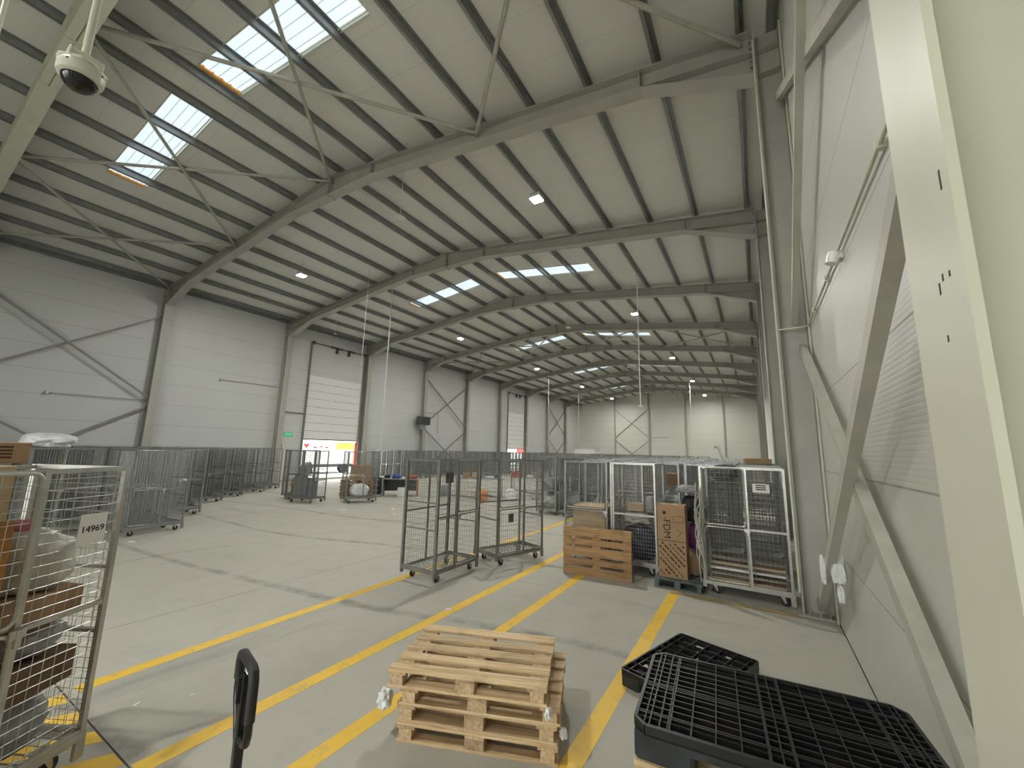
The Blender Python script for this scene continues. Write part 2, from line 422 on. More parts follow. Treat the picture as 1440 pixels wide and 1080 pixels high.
# ------------------------------------------------------------------ portal frames
def rafter_bottom(x):
    a = abs(x - XM); half = XR - XM
    if a <= 2.1: return ZR - SL * 2.1 - .42
    if a <= half - 1.95: return ztop(x) - .42
    t = (a - (half - 1.95)) / 1.95
    return (ztop(x) - .42) * (1 - t) + (8.64) * t
def portal(i):
    y = Y0 + BAY * i; yc = y + FW / 2
    p = empty('portal_frame', (0, 0, 0))
    struct(p, 'grey steel portal frame, ' + ('overhead beside the viewpoint' if i == 0 else 'first behind the viewpoint' if i == -1 else 'second behind the viewpoint' if i < 0 else ordn(i) + ' one ahead of the viewpoint'), 'steel frame')
    mat = 'steel' if i else 'steel_light'  # same steel throughout; nearest frame's stronger light is painted into a paler copy
    for side, xf, xw in (('l', XL, WL), ('r', XR, WR)):
        c = MB(); s = 1 if xw > xf else -1
        zt = ztop(xw) + .02; zf = ztop(xf)
        c.box(min(xf, xf + s * .02), max(xf, xf + s * .02), y, y + FW, 0, zf)
        c.box(min(xw, xw - s * .02), max(xw, xw - s * .02), y, y + FW, 0, zt)
        c.box(min(xf, xw) + .012, max(xf, xw) - .012, yc - .006, yc + .006, 0, zt - .01)
        for z in (8.62, 9.1): c.box(min(xf, xw) + .012, max(xf, xw) - .012, y + .02, y + FW - .02, z, z + .015)
        c.box(min(xf - s * .05, xw), max(xf - s * .05, xw), y - .04, y + FW + .04, 0, .025)
        col = c.build('column_post', mat, p)
        bl = MB()
        for q in (.08, .2, .3):
            for yy in (y + .06, y + FW - .06): bl.lathe([(.014, 0), (.014, .07)], 6, (xf + s * q, yy - (.07 if yy < yc else -.07), .02))
        bl.build('anchor_bolt', 'caster_metal', col)
    xs = [XL, XL + 1.95, XM - 2.1, XM, XM + 2.1, XR - 1.95, XR]
    top = [(x, ztop(x)) for x in xs]; bot = [(x, rafter_bottom(x)) for x in xs]
    r = MB(); r.prism(top + bot[::-1], 'y', yc - .006, yc + .006)
    for a, b in list(zip(top, top[1:])) + list(zip(bot, bot[1:])):
        up = 1 if (a in top) else -1
        A = (a[0], yc, a[1] - .008 * up); B = (b[0], yc, b[1] - .008 * up); r.bar(A, B, FW, .016)
    # original rafter bottom flange seen inside the haunch, apex plates, end plates
    for sx in (-1, 1):
        a = XM + sx * (XR - XM - 1.95); e = XM + sx * (XR - XM)
        r.bar((a, yc, ztop(a) - .42), (e, yc, ztop(e) - .42), FW, .014)
        r.bar((e, yc, 8.62), (e, yc, ztop(e) + .03), .024, FW + .02, up=(0, 1, 0))
        for q in (XM + sx * 2.1, a):
            r.box(q - .008, q + .008, y + .01, y + FW - .01, rafter_bottom(q), ztop(q))
    r.box(XM - .02, XM + .02, y - .01, y + FW + .01, rafter_bottom(XM) - .04, ZR)
    raf = r.build('rafter', mat, p)
    bl = MB()
    for sx in (-1, 1):
        e = XM + sx * (XR - XM - .04)
        for z in (8.72, 8.84, 8.97, 9.1, 9.22, 9.36, 9.45):
            for yy in (y + .06, y + FW - .06): bl.box(e - .03, e + .03, yy - .017, yy + .017, z - .017, z + .017)
    bl.build('bolt', 'caster_metal', raf)
for i in range(-1, NB): portal(i)
pf = [o for o in COL.objects if o.name.startswith('portal_frame')][1]
for yy, zz, hh in ((1.234, 2.79, .05), (1.262, 2.57, .014), (1.30, 2.575, .018), (1.325, 2.555, .03), (1.322, 2.43, .016)):
    MB().box(XR - .0008, XR + .002, yy - .004, yy + .004, zz - hh / 2, zz + hh / 2).build('paint_chip', 'dark', pf)
# gable posts with bracing
XG = (-18.3, -13.25, -8.2, -3.5)
for k, x in enumerate(XG):
    m = MB(); zt = ztop(x) + .1
    m.box(x - .1, x + .1, YE - .22, YE - .205, 0, zt); m.box(x - .1, x + .1, YE - .015, YE, 0, zt); m.box(x - .006, x + .006, YE - .22, YE, 0, zt)
    struct(m.build('gable_column', 'steel'), 'slim steel post on the far gable wall, %s from the left' % ordn(k + 1), 'steel post')
for k, (a, b) in enumerate((((-18.2, 4.45), (-13.35, 8.6)), ((-18.2, 8.6), (-13.35, 4.45)), ((-18.2, 4.0), (-13.35, .1)), ((-18.2, .1), (-13.35, 4.0)))):
    y = YE - .12 - .04 * (k % 2)
    struct(MB().bar((a[0], y, a[1]), (b[0], y, b[1]), .07, .07, up=(0, 1, 0)).build('wall_brace', 'brace_dark'),
           '%s diagonal brace %s on the far gable wall' % (('upper', 'upper', 'lower', 'lower')[k], ('rising right', 'falling right', 'falling right', 'rising right')[k]), 'steel brace')
# purlins
PX = [(.55 + 1.42 * k) for k in range(9)]
for side, sx in (('left', -1), ('right', 1)):
    for k, d in enumerate(PX):
        x = XM + sx * d; z = ztop(x); m = MB()
        m.box(x - .004, x + .004, YB, YE, z, z + .2); m.box(x - .07, x + .004, YB, YE, z, z + .006); m.box(x - .004, x + .07, YB, YE, z + .19, z + .2)
        m.box(x - .07, x - .064, YB, YE, z, z + .02)
        struct(m.build('purlin', 'purlin'), 'galvanised roof purlin on the %s slope, %s from the ridge' % (side, ordn(k + 1)), 'purlin')
for side, x in (('left', WL + .12), ('right', WR - .12)):
    z = ztop(x); m = MB()
    m.box(x - .05, x + .05, YB, YE, z, z + .19)
    struct(m.build('eaves_beam', 'purlin'), 'galvanised eaves beam along the top of the %s wall' % side, 'beam')
# roof bracing: bays 0, 4 and 8
XN = [XL + .2, -17.75, XM, -5.65, XR - .2]
for bi, (bay, where) in enumerate(((0, 'nearest'), (4, 'middle'), (8, 'farthest'))):
    ya = Y0 + BAY * bay + FW / 2 + .06; yb = ya + BAY - .12
    for k in range(4):
        pan = ['outer left', 'inner left', 'inner right', 'outer right'][k]
        for q, (xa, xb) in enumerate(((XN[k], XN[k + 1]), (XN[k + 1], XN[k]))):
            za = ztop(xa) - .13 - .06 * q; zb = ztop(xb) - .13 - .06 * q
            m = MB().tube([(xa, ya, za), (xb, yb, zb)], .046, 8)
            struct(m.build('roof_brace', 'brace'), 'diagonal roof brace in the %s braced bay, %s panel, %s' % (where, pan, ('running to the right', 'running to the left')[q]), 'steel brace')
# wall bracing
for bay, where in ((0, 'nearest'), (4, 'middle'), (8, 'farthest')):
    ya = Y0 + BAY * bay + .3; yb = Y0 + BAY * (bay + 1) + .02
    for side, x in (('left', WL + .22), ('right', WR - .13)):
        for q, (za, zb) in enumerate(((.15, 3.75), (3.75, .15), (4.15, 8.05), (8.05, 4.15))):
            off = (.0, .0)[q % 2]
            w = .085 if side == 'left' else .115
            xx = x + (.04 if q % 2 else -.03) * (1 if side == 'left' else -1)
            m = MB().bar((xx, ya, za), (xx, yb, zb), w, .06 if side == 'left' else .08, up=(1, 0, 0))
            struct(m.build('wall_brace', 'brace_dark' if side == 'left' else 'brace'),
                   'steel brace on the %s wall, %s braced bay, %s panel, %s' % (side, where, ('lower', 'upper')[q // 2], ('rising away', 'falling away')[q % 2]), 'steel brace')
# cover trims and floor marks
m = MB().box(WL, WL + .004, YB, YE, 0, .12); struct(m.build('baseboard_left', 'steel'), 'grey kick strip along the left wall', 'trim')
m = MB().box(WR - .004, WR, YB, YE, 0, .02); struct(m.build('baseboard_right', 'dark'), 'dark gap along the foot of the right wall', 'trim')
for k, (x, ya, yb, lab) in enumerate(((-5.22, 1.42, 14.5, 'first yellow floor line from the left'), (-3.66, 1.36, 13.5, 'second yellow floor line from the left, passing under the roll cages'),
                                      (-2.78, -4, 7.35, 'third yellow floor line, running under the wooden pallet stack'), (-1.24, -4, 7.25, 'yellow floor line passing beside the black plastic pallets'))):
    struct(MB().box(x - .075, x + .075, ya, yb, 0, .002).build('floor_line', 'yellow'), lab, 'floor marking')
struct(MB().box(-1.3, .38, 7.06, 7.2, 0, .0025).build('floor_line', 'yellow_worn'), 'faded yellow line crossing in front of the sign-bearing cage by the column', 'floor marking')
struct(MB().box(-7.5, -5.3, 14.3, 14.42, 0, .002).build('floor_line', 'yellow'), 'short yellow cross line beyond the middle roll cages', 'floor marking')
for k, pts in enumerate(([(-4.38, 1.335), (-4.19, 1.335), (-4.75, .35), (-4.94, .35)], [(-3.97, 1.335), (-3.78, 1.335), (-4.34, .35), (-4.53, .35)], [(-4.79, 1.335), (-4.60, 1.335), (-5.16, .35), (-5.35, .35)], [(-5.2, 1.335), (-5.01, 1.335), (-5.57, .35), (-5.76, .35)])):
    struct(MB().prism(pts, 'z', 0, .002).build('hatch_line', 'yellow'), 'yellow hatch bar on the floor under the numbered cage, %s' % ('second from the right', 'rightmost', 'third from the right', 'leftmost')[k], 'floor marking')
struct(MB().box(-9, -3.2, 1.34, 1.35, 0, .0015).build('floor_joint', 'dark'), 'saw-cut joint crossing the floor beside the numbered cage', 'floor joint')
struct(MB().box(-6.555, -6.547, -6, 40, 0, .0012).build('floor_joint', 'joint_grey'), 'long saw-cut floor joint running down the hall', 'floor joint')
struct(MB().box(-15.198, -15.19, -6, 40, 0, .0012).build('floor_joint', 'joint_grey'), 'saw-cut floor joint near the parked cage rows', 'floor joint')

# ------------------------------------------------------------------ dock doors
def dock_door(n, ya, yb, zb, zt, label):
    d = empty('door_%d' % n, (0, 0, 0)); struct(d, label, 'dock door')
    h = (zt - zb) / 8
    MB().box(WL - .1, WL - .091, ya - .02, yb + .02, zb, zt).build('gap_blackout_sheet', 'desk_dark', d)  # added dark sheet: blocks daylight and darkens the gaps between door panels
    for k in range(8):
        m = MB().box(WL - .09, WL - .03, ya - .02, yb + .02, zb + k * h + .008, zb + (k + 1) * h - .008)
        pn = m.build('door_panel', 'white', d, bevel=.004)
        hg = MB()
        for q in (.22, .5, .78): hg.box(WL - .03, WL - .012, ya + (yb - ya) * q - .05, ya + (yb - ya) * q + .05, zb + k * h - .03, zb + k * h + .03)
        hg.build('hinge', 'caster_metal', pn)
    for y in (ya - .1, yb + .1):
        m = MB().box(WL, WL + .09, y - .05, y + .05, .0, 8.75); m.box(WL + .09, WL + .13, y - .02, y + .02, 0, 8.75)
        m.build('guide_rail', 'brace_dark', d)
    m = MB().tube([(WL + .16, ya - .15, 8.7), (WL + .16, yb + .15, 8.7)], .035, 8)
    for y in (ya - .05, yb + .05): m.tube([(WL + .16, y - .06, 8.7), (WL + .16, y + .06, 8.7)], .11, 12)
    for y in (ya + 1.2, ya + 1.55, yb - 1.4): m.tube([(WL + .16, y, 8.7), (WL + .16, y + .5, 8.7)], .065, 10)
    for y in (ya + 1.7, yb - 1.3): m.box(WL, WL + .2, y - .04, y + .04, 8.35, 8.75)
    m.build('spring_shaft', 'desk_dark', d)
    m = MB().box(WL - .075, WL - .02, ya, yb, zb - .05, zb); m.build('bottom_seal', 'rubber', d)
dock_door(1, *D1, 2.56, 6.66, 'white sectional dock door half open, nearer of the two')
dock_door(2, *D2, 2.36, 6.5, 'white sectional dock door half open, farther of the two')
dr = empty('door_3', (0, 0, 0)); struct(dr, 'open daylight doorway in the right wall behind the second column', 'doorway')
m = MB()
for y in (DR[0] - .06, DR[1] + .06): m.box(WR - .05, WR, y - .06, y + .06, 0, 4.46)
m.box(WR - .05, WR, DR[0], DR[1], 4.4, 4.5); m.build('door_frame', 'steel_light', dr)

# ------------------------------------------------------------------ outside, seen through the dock doors
struct(MB().box(-60, WL - .12, -5, 75, -.3, -.06).build('ground_outside', 'asphalt'), 'pale asphalt yard outside the dock doors', 'yard')
struct(MB().box(WR + .12, 30, -5, 75, -.3, -.06).build('ground_outside', 'asphalt'), 'pale asphalt yard outside the right doorway', 'yard')
def trailer(y0, y1, label, yel, red):
    t = empty('truck_trailer', (-30, (y0 + y1) / 2, -.06)); tag(t, label, 'truck'); h = (y1 - y0) / 2
    MB().box(-2.4, 0, -h, h, .75, 3.4).build('cargo_body', 'truck_white', t, bevel=.03)
    c = MB().box(-2.3, -.1, -h + .1, h - .1, .5, .75); c.build('chassis', 'desk_dark', t)
    for y in (-h + .9, -h + 2.0, h - 1.0):
        MB().lathe([(.48, 0), (.48, .3)], 18, (-.35, y, .48), Matrix.Rotation(R(90), 4, 'Y')).build('wheel', 'rubber', t)
    if red:
        hm = MB(); pts = [(.0, -.28), (.3, .06), (.27, .22), (.14, .25), (0, .12), (-.14, .25), (-.27, .22), (-.3, .06)]
        hm.prism([(p * .7 + red, q * .7 + 2.2) for p, q in pts], 'x', 0, .01)
        hm.build('logo', 'red_ink', t); 
        for q in range(3): MB().prism([(red + .6 + q * .5, 2.0 + .14 * (q % 2)), (red + .9 + q * .5, 2.05), (red + .85 + q * .5, 2.16), (red + .62 + q * .5, 2.12 + .1 * (q % 2))], 'x', 0, .01).build('lettering', 'red_ink', t)
    if yel: MB().box(0, .012, yel, yel + 1.7, 1.95, 2.5).build('yellow_print', 'yellow_print', t)
    return t
trailer(16.8, 23.6, 'white truck trailer with red and yellow print outside the nearer dock door', 1.45, -1.2)
t2 = trailer(47.5, 54.5, 'white truck trailer with red print outside the farther dock door', 0, .8)
MB().box(0, .012, .5, 2.8, 1.9, 2.6).build('red_panel', 'red_ink', t2)
p_ = MB().box(-.07, .07, -.07, .07, 0, 2.42).build('door_bollard', 'orange_red', None, (WL + .12, 18.86, 0), bevel=.015)
tag(p_, 'orange-red post at the edge of the nearer dock opening', 'post')
p_ = MB().box(-.07, .07, -.07, .07, 0, 2.3).build('door_bollard', 'orange_red', None, (WL + .12, 42.85, 0), bevel=.015)
tag(p_, 'orange-red post at the edge of the farther dock opening', 'post')

# ------------------------------------------------------------------ lamps, sensors, cables, conduits
def lamp(x, y, label):
    z = ztop(x) - .62
    l = empty('pendant_lamp', (x, y, z)); tag(l, label, 'lamp', 'high bay lamps under the roof')
    hb = MB().box(-.17, .17, -.17, .17, .02, .09)
    for q in (-.16, .16): hb.box(q - .01, q + .01, -.17, .17, .0, .02); hb.box(-.15, .15, q - .01, q + .01, .0, .02)
    hb.build('housing', 'white', l)
    m = MB()
    for k in range(7): m.box(-.15, .15, -.15 + k * .048, -.14 + k * .048, .09, .14)
    m.build('heat_sink', 'caster_metal', l)
    MB().box(-.149, .149, -.149, .149, .006, .019).build('lens', 'lens', l)
    m = MB()
    for sx in (-.1, .1): m.wire((sx, 0, .12), (sx * .2, 0, .815), .004)
    m.build('suspension_wire', 'caster_metal', l)
for k, y in enumerate((-2.0, 9.8, 21.4, 33.0, 44.6, 56.2)):
    for side, x in (('left', -17.2), ('right', -5.2)):
        if k == 0 and side == 'left': continue
        w = 'behind the viewpoint' if k == 0 else ordn(k) + ' from the viewpoint'
        lamp(x, y, 'square high bay lamp in the %s row, %s' % (side, w))
def rod_sensor(x, y, zb, label, box=.12, rr=.011):
    s = empty('hanging_sensor', (x, y, zb)); tag(s, label, 'sensor')
    MB().box(-box, box, -box, box, 0, .05).build('sensor_head', 'white', s, bevel=.012)
    MB().tube([(0, 0, .04), (0, 0, ztop(x) + .2 - zb)], rr, 8).build('drop_rod', 'white', s)
    MB().lathe([(.035, ztop(x) + .13 - zb), (.05, ztop(x) + .2 - zb)], 10).build('ceiling_plate', 'white', s)
rod_sensor(-9.06, 8.04, 9.2, 'flat white sensor on a short rod below the nearest roof ridge')
rod_sensor(-9.21, 21.63, 9.47, 'flat white sensor on a short rod beneath the third bay ridge')
rod_sensor(-8.93, 33.98, 9.35, 'flat white sensor on a short rod far down the ridge')
rod_sensor(-4.12, 17.48, 4.11, 'white sensor at the end of the very long ceiling rod', .09, .02)
rod_sensor(-20.6, 56, 7.6, 'small white sensor on a rod near the far left corner', .1)
rod_sensor(-9.0, 57.5, 9.6, 'small white sensor on a rod close to the far gable', .1)
rod_sensor(-22.0, 15.04, 9.0, 'white sensor on a short rod above the nearer dock door', .08)
def cable(x, y, zb, label, rr=.012):
    o = MB().tube([(x, y, ztop(x) + .19), (x + .01, y, (ztop(x) + zb) / 2), (x, y, zb)], rr, 6).build('hanging_cable', 'white')
    tag(o, label, 'cable')
cable(-15.52, 12.11, 5.0, 'white hanging cable in front of the nearer dock door', .011)
cable(-16.02, 14.07, 1.75, 'long white hanging cable reaching down to the cages', .011)
cable(-16.22, 14.2, 4.2, 'white hanging cable paired beside the longest one', .012)
cable(-5.6, 45.5, 5.0, 'thin hanging cable far down the hall under the right lamp row', .012)
cable(-18.6, 47.0, 3.2, 'thin hanging cable in front of the farther dock door', .014)
cable(-17.2, 35.5, 2.6, 'thin hanging cable midway along the left lamp row', .014)
cable(-4.62, .17, 5.0, 'white pipe end hanging at the upper left corner of the view', .014)
# dome camera
dc = empty('dome_camera', (-2.57, .335, 3.80)); tag(dc, 'white dome security camera hanging on a pole from the roof', 'security camera')
DS = .68; dc.scale = (DS, DS, DS)
m = MB(); m.box(-.085, .085, -.085, .085, .075, .135)
m.prism([(-.12, -.03), (-.03, -.12), (.03, -.12), (.12, -.03), (.12, .03), (.03, .12), (-.03, .12), (-.12, .03)], 'z', .06, .085)
m.build('mounting_box', 'cream', dc, bevel=.006)
MB().lathe([(.093, -.03), (.112, -.018), (.118, .01), (.118, .05), (.108, .062)], 28).build('housing_ring', 'cream', dc)
MB().lathe([(.006, -.105), (.03, -.101), (.055, -.090), (.075, -.072), (.088, -.048), (.092, -.028), (.092, 0)], 28).build('dome_lens', 'dome', dc)
m = MB()
for k in range(4):
    a = R(45 + 90 * k); MB().lathe([(.007, 0), (.007, .006)], 8, (.119 * math.cos(a) * .98, .119 * math.sin(a) * .98, .03)).build('screw', 'ink', dc)
MB().tube([(0, 0, .12), (0, 0, (ztop(-2.57) - 3.80 + .005) / DS)], .022, 12).build('drop_pole', 'cream', dc)
# right wall conduit and detector
cd = MB(); xx = XR - .016; ycn = Y0 + BAY
cd.tube([(xx, ycn - .015, .3), (xx, ycn - .015, 9.3)], .016, 8)
tag(cd.build('conduit_pipe', 'steel_light'), 'pale conduit running up the edge of the nearest right column', 'conduit')
cd = MB().tube([(XR - .02, ycn - .03, 4.05), (WR - .06, ycn - .03, 4.06), (WR - .03, ycn - .2, 4.03), (WR - .03, 1.9, 4.03)], .014, 8)
for y in (3.0, 5.2, 6.3): cd.box(WR - .05, WR, y - .02, y + .02, 4.0, 4.06)
tag(cd.build('conduit_pipe', 'steel_light'), 'thin conduit along the right wall towards the wall lamp', 'conduit')
fl = empty('wall_detector', (WR - .06, 4.52, 3.98)); tag(fl, 'small white detector fixed to the right wall conduit', 'detector')
MB().lathe([(.05, -.06), (.058, 0), (.058, .04), (.03, .06)], 16, (0, 0, 0), Matrix.Rotation(R(20), 4, 'Y')).build('detector_head', 'white', fl)
MB().box(.0, .06, -.05, .05, -.03, .04).build('bracket', 'cream', fl)
tag(MB().tube([(WR - .02, 7.02, .02), (WR - .02, 7.02, 9.3)], .012, 6).build('conduit_pipe', 'steel_light'), 'slim conduit in the corner behind the nearest right column', 'conduit')
# left-wall pipes, heater, signs
for ya, yb, z, lab in ((4.1, 7.2, 4.0, 'thin pipe on the left wall in the braced bay'), (10.1, 13.2, 5.5, 'thin pipe on the left wall before the dock door')):
    g = empty('wall_pipe', (WL + .06, ya, z)); tag(g, lab, 'pipe')
    MB().tube([(0, 0, 0), (0, yb - ya, .04)], .018, 8).build('tube', 'steel', g)
    MB().lathe([(.07, -.06), (.08, .0), (.06, .07)], 10).build('valve', 'caster_metal', g)
g = empty('wall_pipe', (WL + .06, 27.4, 5.2)); tag(g, 'thin pipe beside the black heater column', 'pipe'); MB().tube([(0, -2, 0), (0, 0, 0), (0, 0, -1.7)], .02, 8).build('tube', 'steel', g)
g = empty('wall_pipe', (-13.1, YE - .06, 4.5)); tag(g, 'thin pipe on the far gable wall', 'pipe'); MB().tube([(0, 0, 0), (2.6, 0, 0)], .03, 8).build('tube', 'steel', g)
tag(MB().box(WL, WL + .06, 13.72, 14.95, 4.05, 4.15).build('cable_tray', 'wood_grey'), 'short cable tray between column and dock door', 'cable tray')
h = empty('fan_heater', (XL + .32, 24.9, 4.0)); tag(h, 'black box heater on the column beside the nearer dock door', 'heater')
MB().box(-.28, .28, -.55, .5, .05, .72).build('casing', 'desk_dark', h, bevel=.02)
m = MB()
for k in range(9): m.box(.28, .30, -.5, .45, .1 + k * .065, .12 + k * .065)
m.build('grille', 'black', h); MB().box(-.3, -.1, -.1, .3, -.3, .05).build('bracket', 'steel', h)
s = empty('exit_sign', (WL + .02, 14.05, 2.78)); tag(s, 'green emergency exit sign beside the nearer dock door', 'exit sign')
MB().box(-.02, .02, -.26, .26, -.12, .12).build('sign_face', 'green', s)
m = MB(); m.prism([(-.02, -.02), (.10, -.02), (.10, -.06), (.2, .01), (.10, .08), (.10, .04), (-.02, .04)], 'x', .021, .025)
m.prism([(-.2, -.09), (-.16, -.09), (-.11, -.01), (-.06, -.05), (-.04, -.03), (-.1, .05), (-.16, .06), (-.2, .02), (-.18, .0), (-.15, .02)], 'x', .021, .025); m.box(.021, .025, -.13, -.09, .055, .095)
m.build('pictogram', 'white', s)
for y, lab in ((13.6, 'red and white extinguisher sign beside the exit sign'), (19.68, 'red and white extinguisher sign right of the nearer dock door')):
    s = empty('extinguisher_sign', (WL + .02, y, 2.02)); tag(s, lab, 'safety sign')
    MB().box(-.015, .015, -.16, .16, -.2, .2).build('sign_face', 'red_ink', s); MB().box(.016, .02, -.05, .06, -.15, .16).build('pictogram', 'white', s)

# ------------------------------------------------------------------ roll cages
def rounded_loop(x0, x1, z0, z1, y, rad=.06, n=5):
    pts = []
    for cx, cz, a0 in ((x1 - rad, z1 - rad, 0), (x0 + rad, z1 - rad, 90), (x0 + rad, z0 + rad, 180), (x1 - rad, z0 + rad, 270)):
        for k in range(n + 1):
            a = R(a0 + 90 * k / n); pts.append((cx + rad * math.cos(a), y, cz + rad * math.sin(a)))
    return pts
def grid(m, o, ux, x0, x1, z0, z1, dx, dz, r=.0022):
    """wires in the vertical plane through point O with horizontal axis UX"""
    o = Vector(o); ux = Vector(ux)
    P = lambda a, z: o + ux * a + Vector((0, 0, z))
    nx = max(1, round((x1 - x0) / dx)); nz = max(1, round((z1 - z0) / dz))
    for i in range(1, nx): a = x0 + (x1 - x0) * i / nx; m.wire(P(a, z0), P(a, z1), r)
    for j in range(1, nz): z = z0 + (z1 - z0) * j / nz; m.wire(P(x0, z), P(x1, z), r * 1.1)
def make_cage(L=1.15, W=.72, H=1.96, fixed=.5, dx=.06, dz=.065, mirror=False, mat='galv', post=.032, full_door=False, wheel=True, hl=True):
    c = empty('roll_cage'); zb = .2; hx = L / 2; hy = W / 2; sgn = -1 if mirror else 1
    b = MB()
    for y in (-hy, hy): b.bar((-hx, y, zb - .02), (hx, y, zb - .02), .035, .05)
    for x in (-hx, hx): b.bar((x, -hy, zb - .02), (x, hy, zb - .02), .035, .05)
    for k in range(1, 7): y = -hy + W * k / 7; b.bar((-hx, y, zb), (hx, y, zb), .012, .008)
    for k in range(1, 15): x = -hx + L * k / 15; b.bar((x, -hy, zb + .006), (x, hy, zb + .006), .008, .006)
    for sx in (-1, 1):
        for sy in (-1, 1): b.box(sx * hx - .03, sx * hx + .03, sy * hy - .012, sy * hy + .012, zb - .16 if sx > 0 else zb - .1, zb)
    b.build('base_deck', mat, c)
    for sx in (-1, 1):
        for sy in (-1, 1):
            f = MB(); x = sx * (hx - .13); y = sy * (hy - .09)
            f.lathe([(.028, .125), (.028, .155)], 10, (x, y, 0)); f.box(x - .05, x + .05, y - .04, y + .04, .15, .17)
            for q in (-.026, .026): f.prism([(x - .025, .135), (x + .03, .135), (x + .045, .05), (x + .025, .045)], 'y', y + q - .003, y + q + .003)
            fo = f.build('caster', 'caster_metal', c)
            MB().lathe([(.04, -.018), (.055, -.012), (.055, .012), (.04, .018)], 14, (x + .035, y, .0555), Matrix.Rotation(R(90), 4, 'X')).build('wheel', 'rubber', fo)
    for sx in (-1, 1):
        m = MB(); x = sx * hx
        for y in (-hy, hy): m.box(x - post / 2, x + post / 2, y - post / 2, y + post / 2, zb - .02, H)
        for z in (H - .015, zb + .015): m.bar((x, -hy, z), (x, hy, z), .026, .03)
        for z in (zb + (H - zb) * .36, zb + (H - zb) * .6): m.bar((x, -hy, z), (x, hy, z), .02, .022)
        grid(m, (x, 0, 0), (0, 1, 0), -hy, hy, zb, H, dx, dz)
        m.build('end_panel', mat, c)
    m = MB()
    for z in (H - .02, (H + zb) / 2): m.bar((-hx, hy, z), (hx, hy, z), .022, .026)
    m.box(-.013, .013, hy - .013, hy + .013, zb, H)
    grid(m, (0, hy, 0), (1, 0, 0), -hx, hx, zb, H, dx, dz); m.build('back_panel', mat, c)
    if not full_door:
        xa, xb = (hx - fixed, hx) if not mirror else (-hx, -hx + fixed)
        m = MB(); y = -hy
        ip = xa if not mirror else xb
        m.box(ip - post / 2, ip + post / 2, y - post / 2, y + post / 2, zb - .02, H)
        for z in (H - .015, zb + (H - zb) * .47, zb + .015): m.bar((xa, y, z), (xb, y, z), .024, .028)
        if hl: m.bar((-hx, y, H - .01), (hx, y, H - .01), .02, .02)
        grid(m, (0, y, 0), (1, 0, 0), xa, xb, zb, H, dx, dz); m.build('front_panel', mat, c)
        da, db = (-hx + .03, hx - fixed - .025) if not mirror else (-hx + fixed + .025, hx - .03)
    else: da, db = -hx + .03, hx - .03
    y = -hy - .02; mid = zb + (H - zb) * .48
    for z0, z1 in ((mid + .02, H - .02), (zb + .03, mid - .02)):
        m = MB(); m.tube(rounded_loop(da, db, z0, z1, y), .0125, 8, True)
        grid(m, (0, y, 0), (1, 0, 0), da, db, z0, z1, dx * 1.1, dz * 1.1)
        for z in (z0 + .12, z1 - .15): m.box((da - .035) if not mirror else db - .005, (da + .005) if not mirror else db + .035, y - .01, y + .015, z, z + .05)
        m.build('door', mat, c)
    lt = MB(); e = db if not mirror else da
    lt.box(e - .03, e + .05, y - .028, y - .012, mid - .05, mid + .0); lt.box(e + .0, e + .03, y - .03, y - .01, mid - .1, mid)
    lt.build('latch', 'caster_metal', c)
    return c
def sign(c, x, z, w, h, txt, size, y, label, plate='paper', ink='ink', lines=0):
    m = MB().box(-w / 2, w / 2, -.003, .003, -h / 2, h / 2); pl = m.build('label_plate', plate, c, (x, y, z)); pl['label'] = label
    fr = Matrix.Translation((0, -.004, 0)) @ Matrix.Rotation(R(90), 4, 'X')
    if txt: text('lettering', txt, size, ink, pl, fr)
    if lines:
        m = MB()
        for k in range(lines): m.box(-w * .3, w * .3, -.0045, -.003, h * .32 - k * .03 - .008, h * .32 - k * .03 + .008)
        m.build('print_line', ink, pl)
    return pl
CG = 'wire roll cages'
def place(proto, x, y, rz, label, first=[None]):
    c = copy_tree(proto); c.location = (x, y, 0); c.rotation_euler = (0, 0, rz); tag(c, label, 'roll cage', CG); return c
P_grid = make_cage(mat='galv_bright')
P_fine = make_cage(dx=.045, dz=.09, mat='galv')
P_mirror = make_cage(dx=.045, dz=.09, mirror=True, mat='galv', post=.045)
P_short = make_cage(L=.86, W=.78, dx=.055, dz=.09, full_door=True, mat='galv')
P_panel = make_cage(L=.80, W=.78, dx=.045, dz=.065, fixed=.76, full_door=False, mat='galv_bright')
for ch in [q for q in P_panel.children if q.name.startswith(('door', 'latch'))]: bpy.data.objects.remove(ch)
# -- the numbered cage at the left edge
th = 28; d = Vector((-math.sin(R(th)), math.cos(R(th)), 0)); nrm = Vector((-math.cos(R(th)), -math.sin(R(th)), 0))
corner = Vector((-4.04, 1.16, 0))
cF = corner - d * .575 + nrm * .36
F1 = P_grid; F1.location = cF; F1.rotation_euler = (0, 0, R(90 + th)); tag(F1, 'loaded wire roll cage with paper sign 14969 at the left edge', 'roll cage', CG)
pl = sign(F1, .575 - .19, 1.55, .17, .20, '14969', .06, -.385, 'white paper sign reading 14969', lines=0)
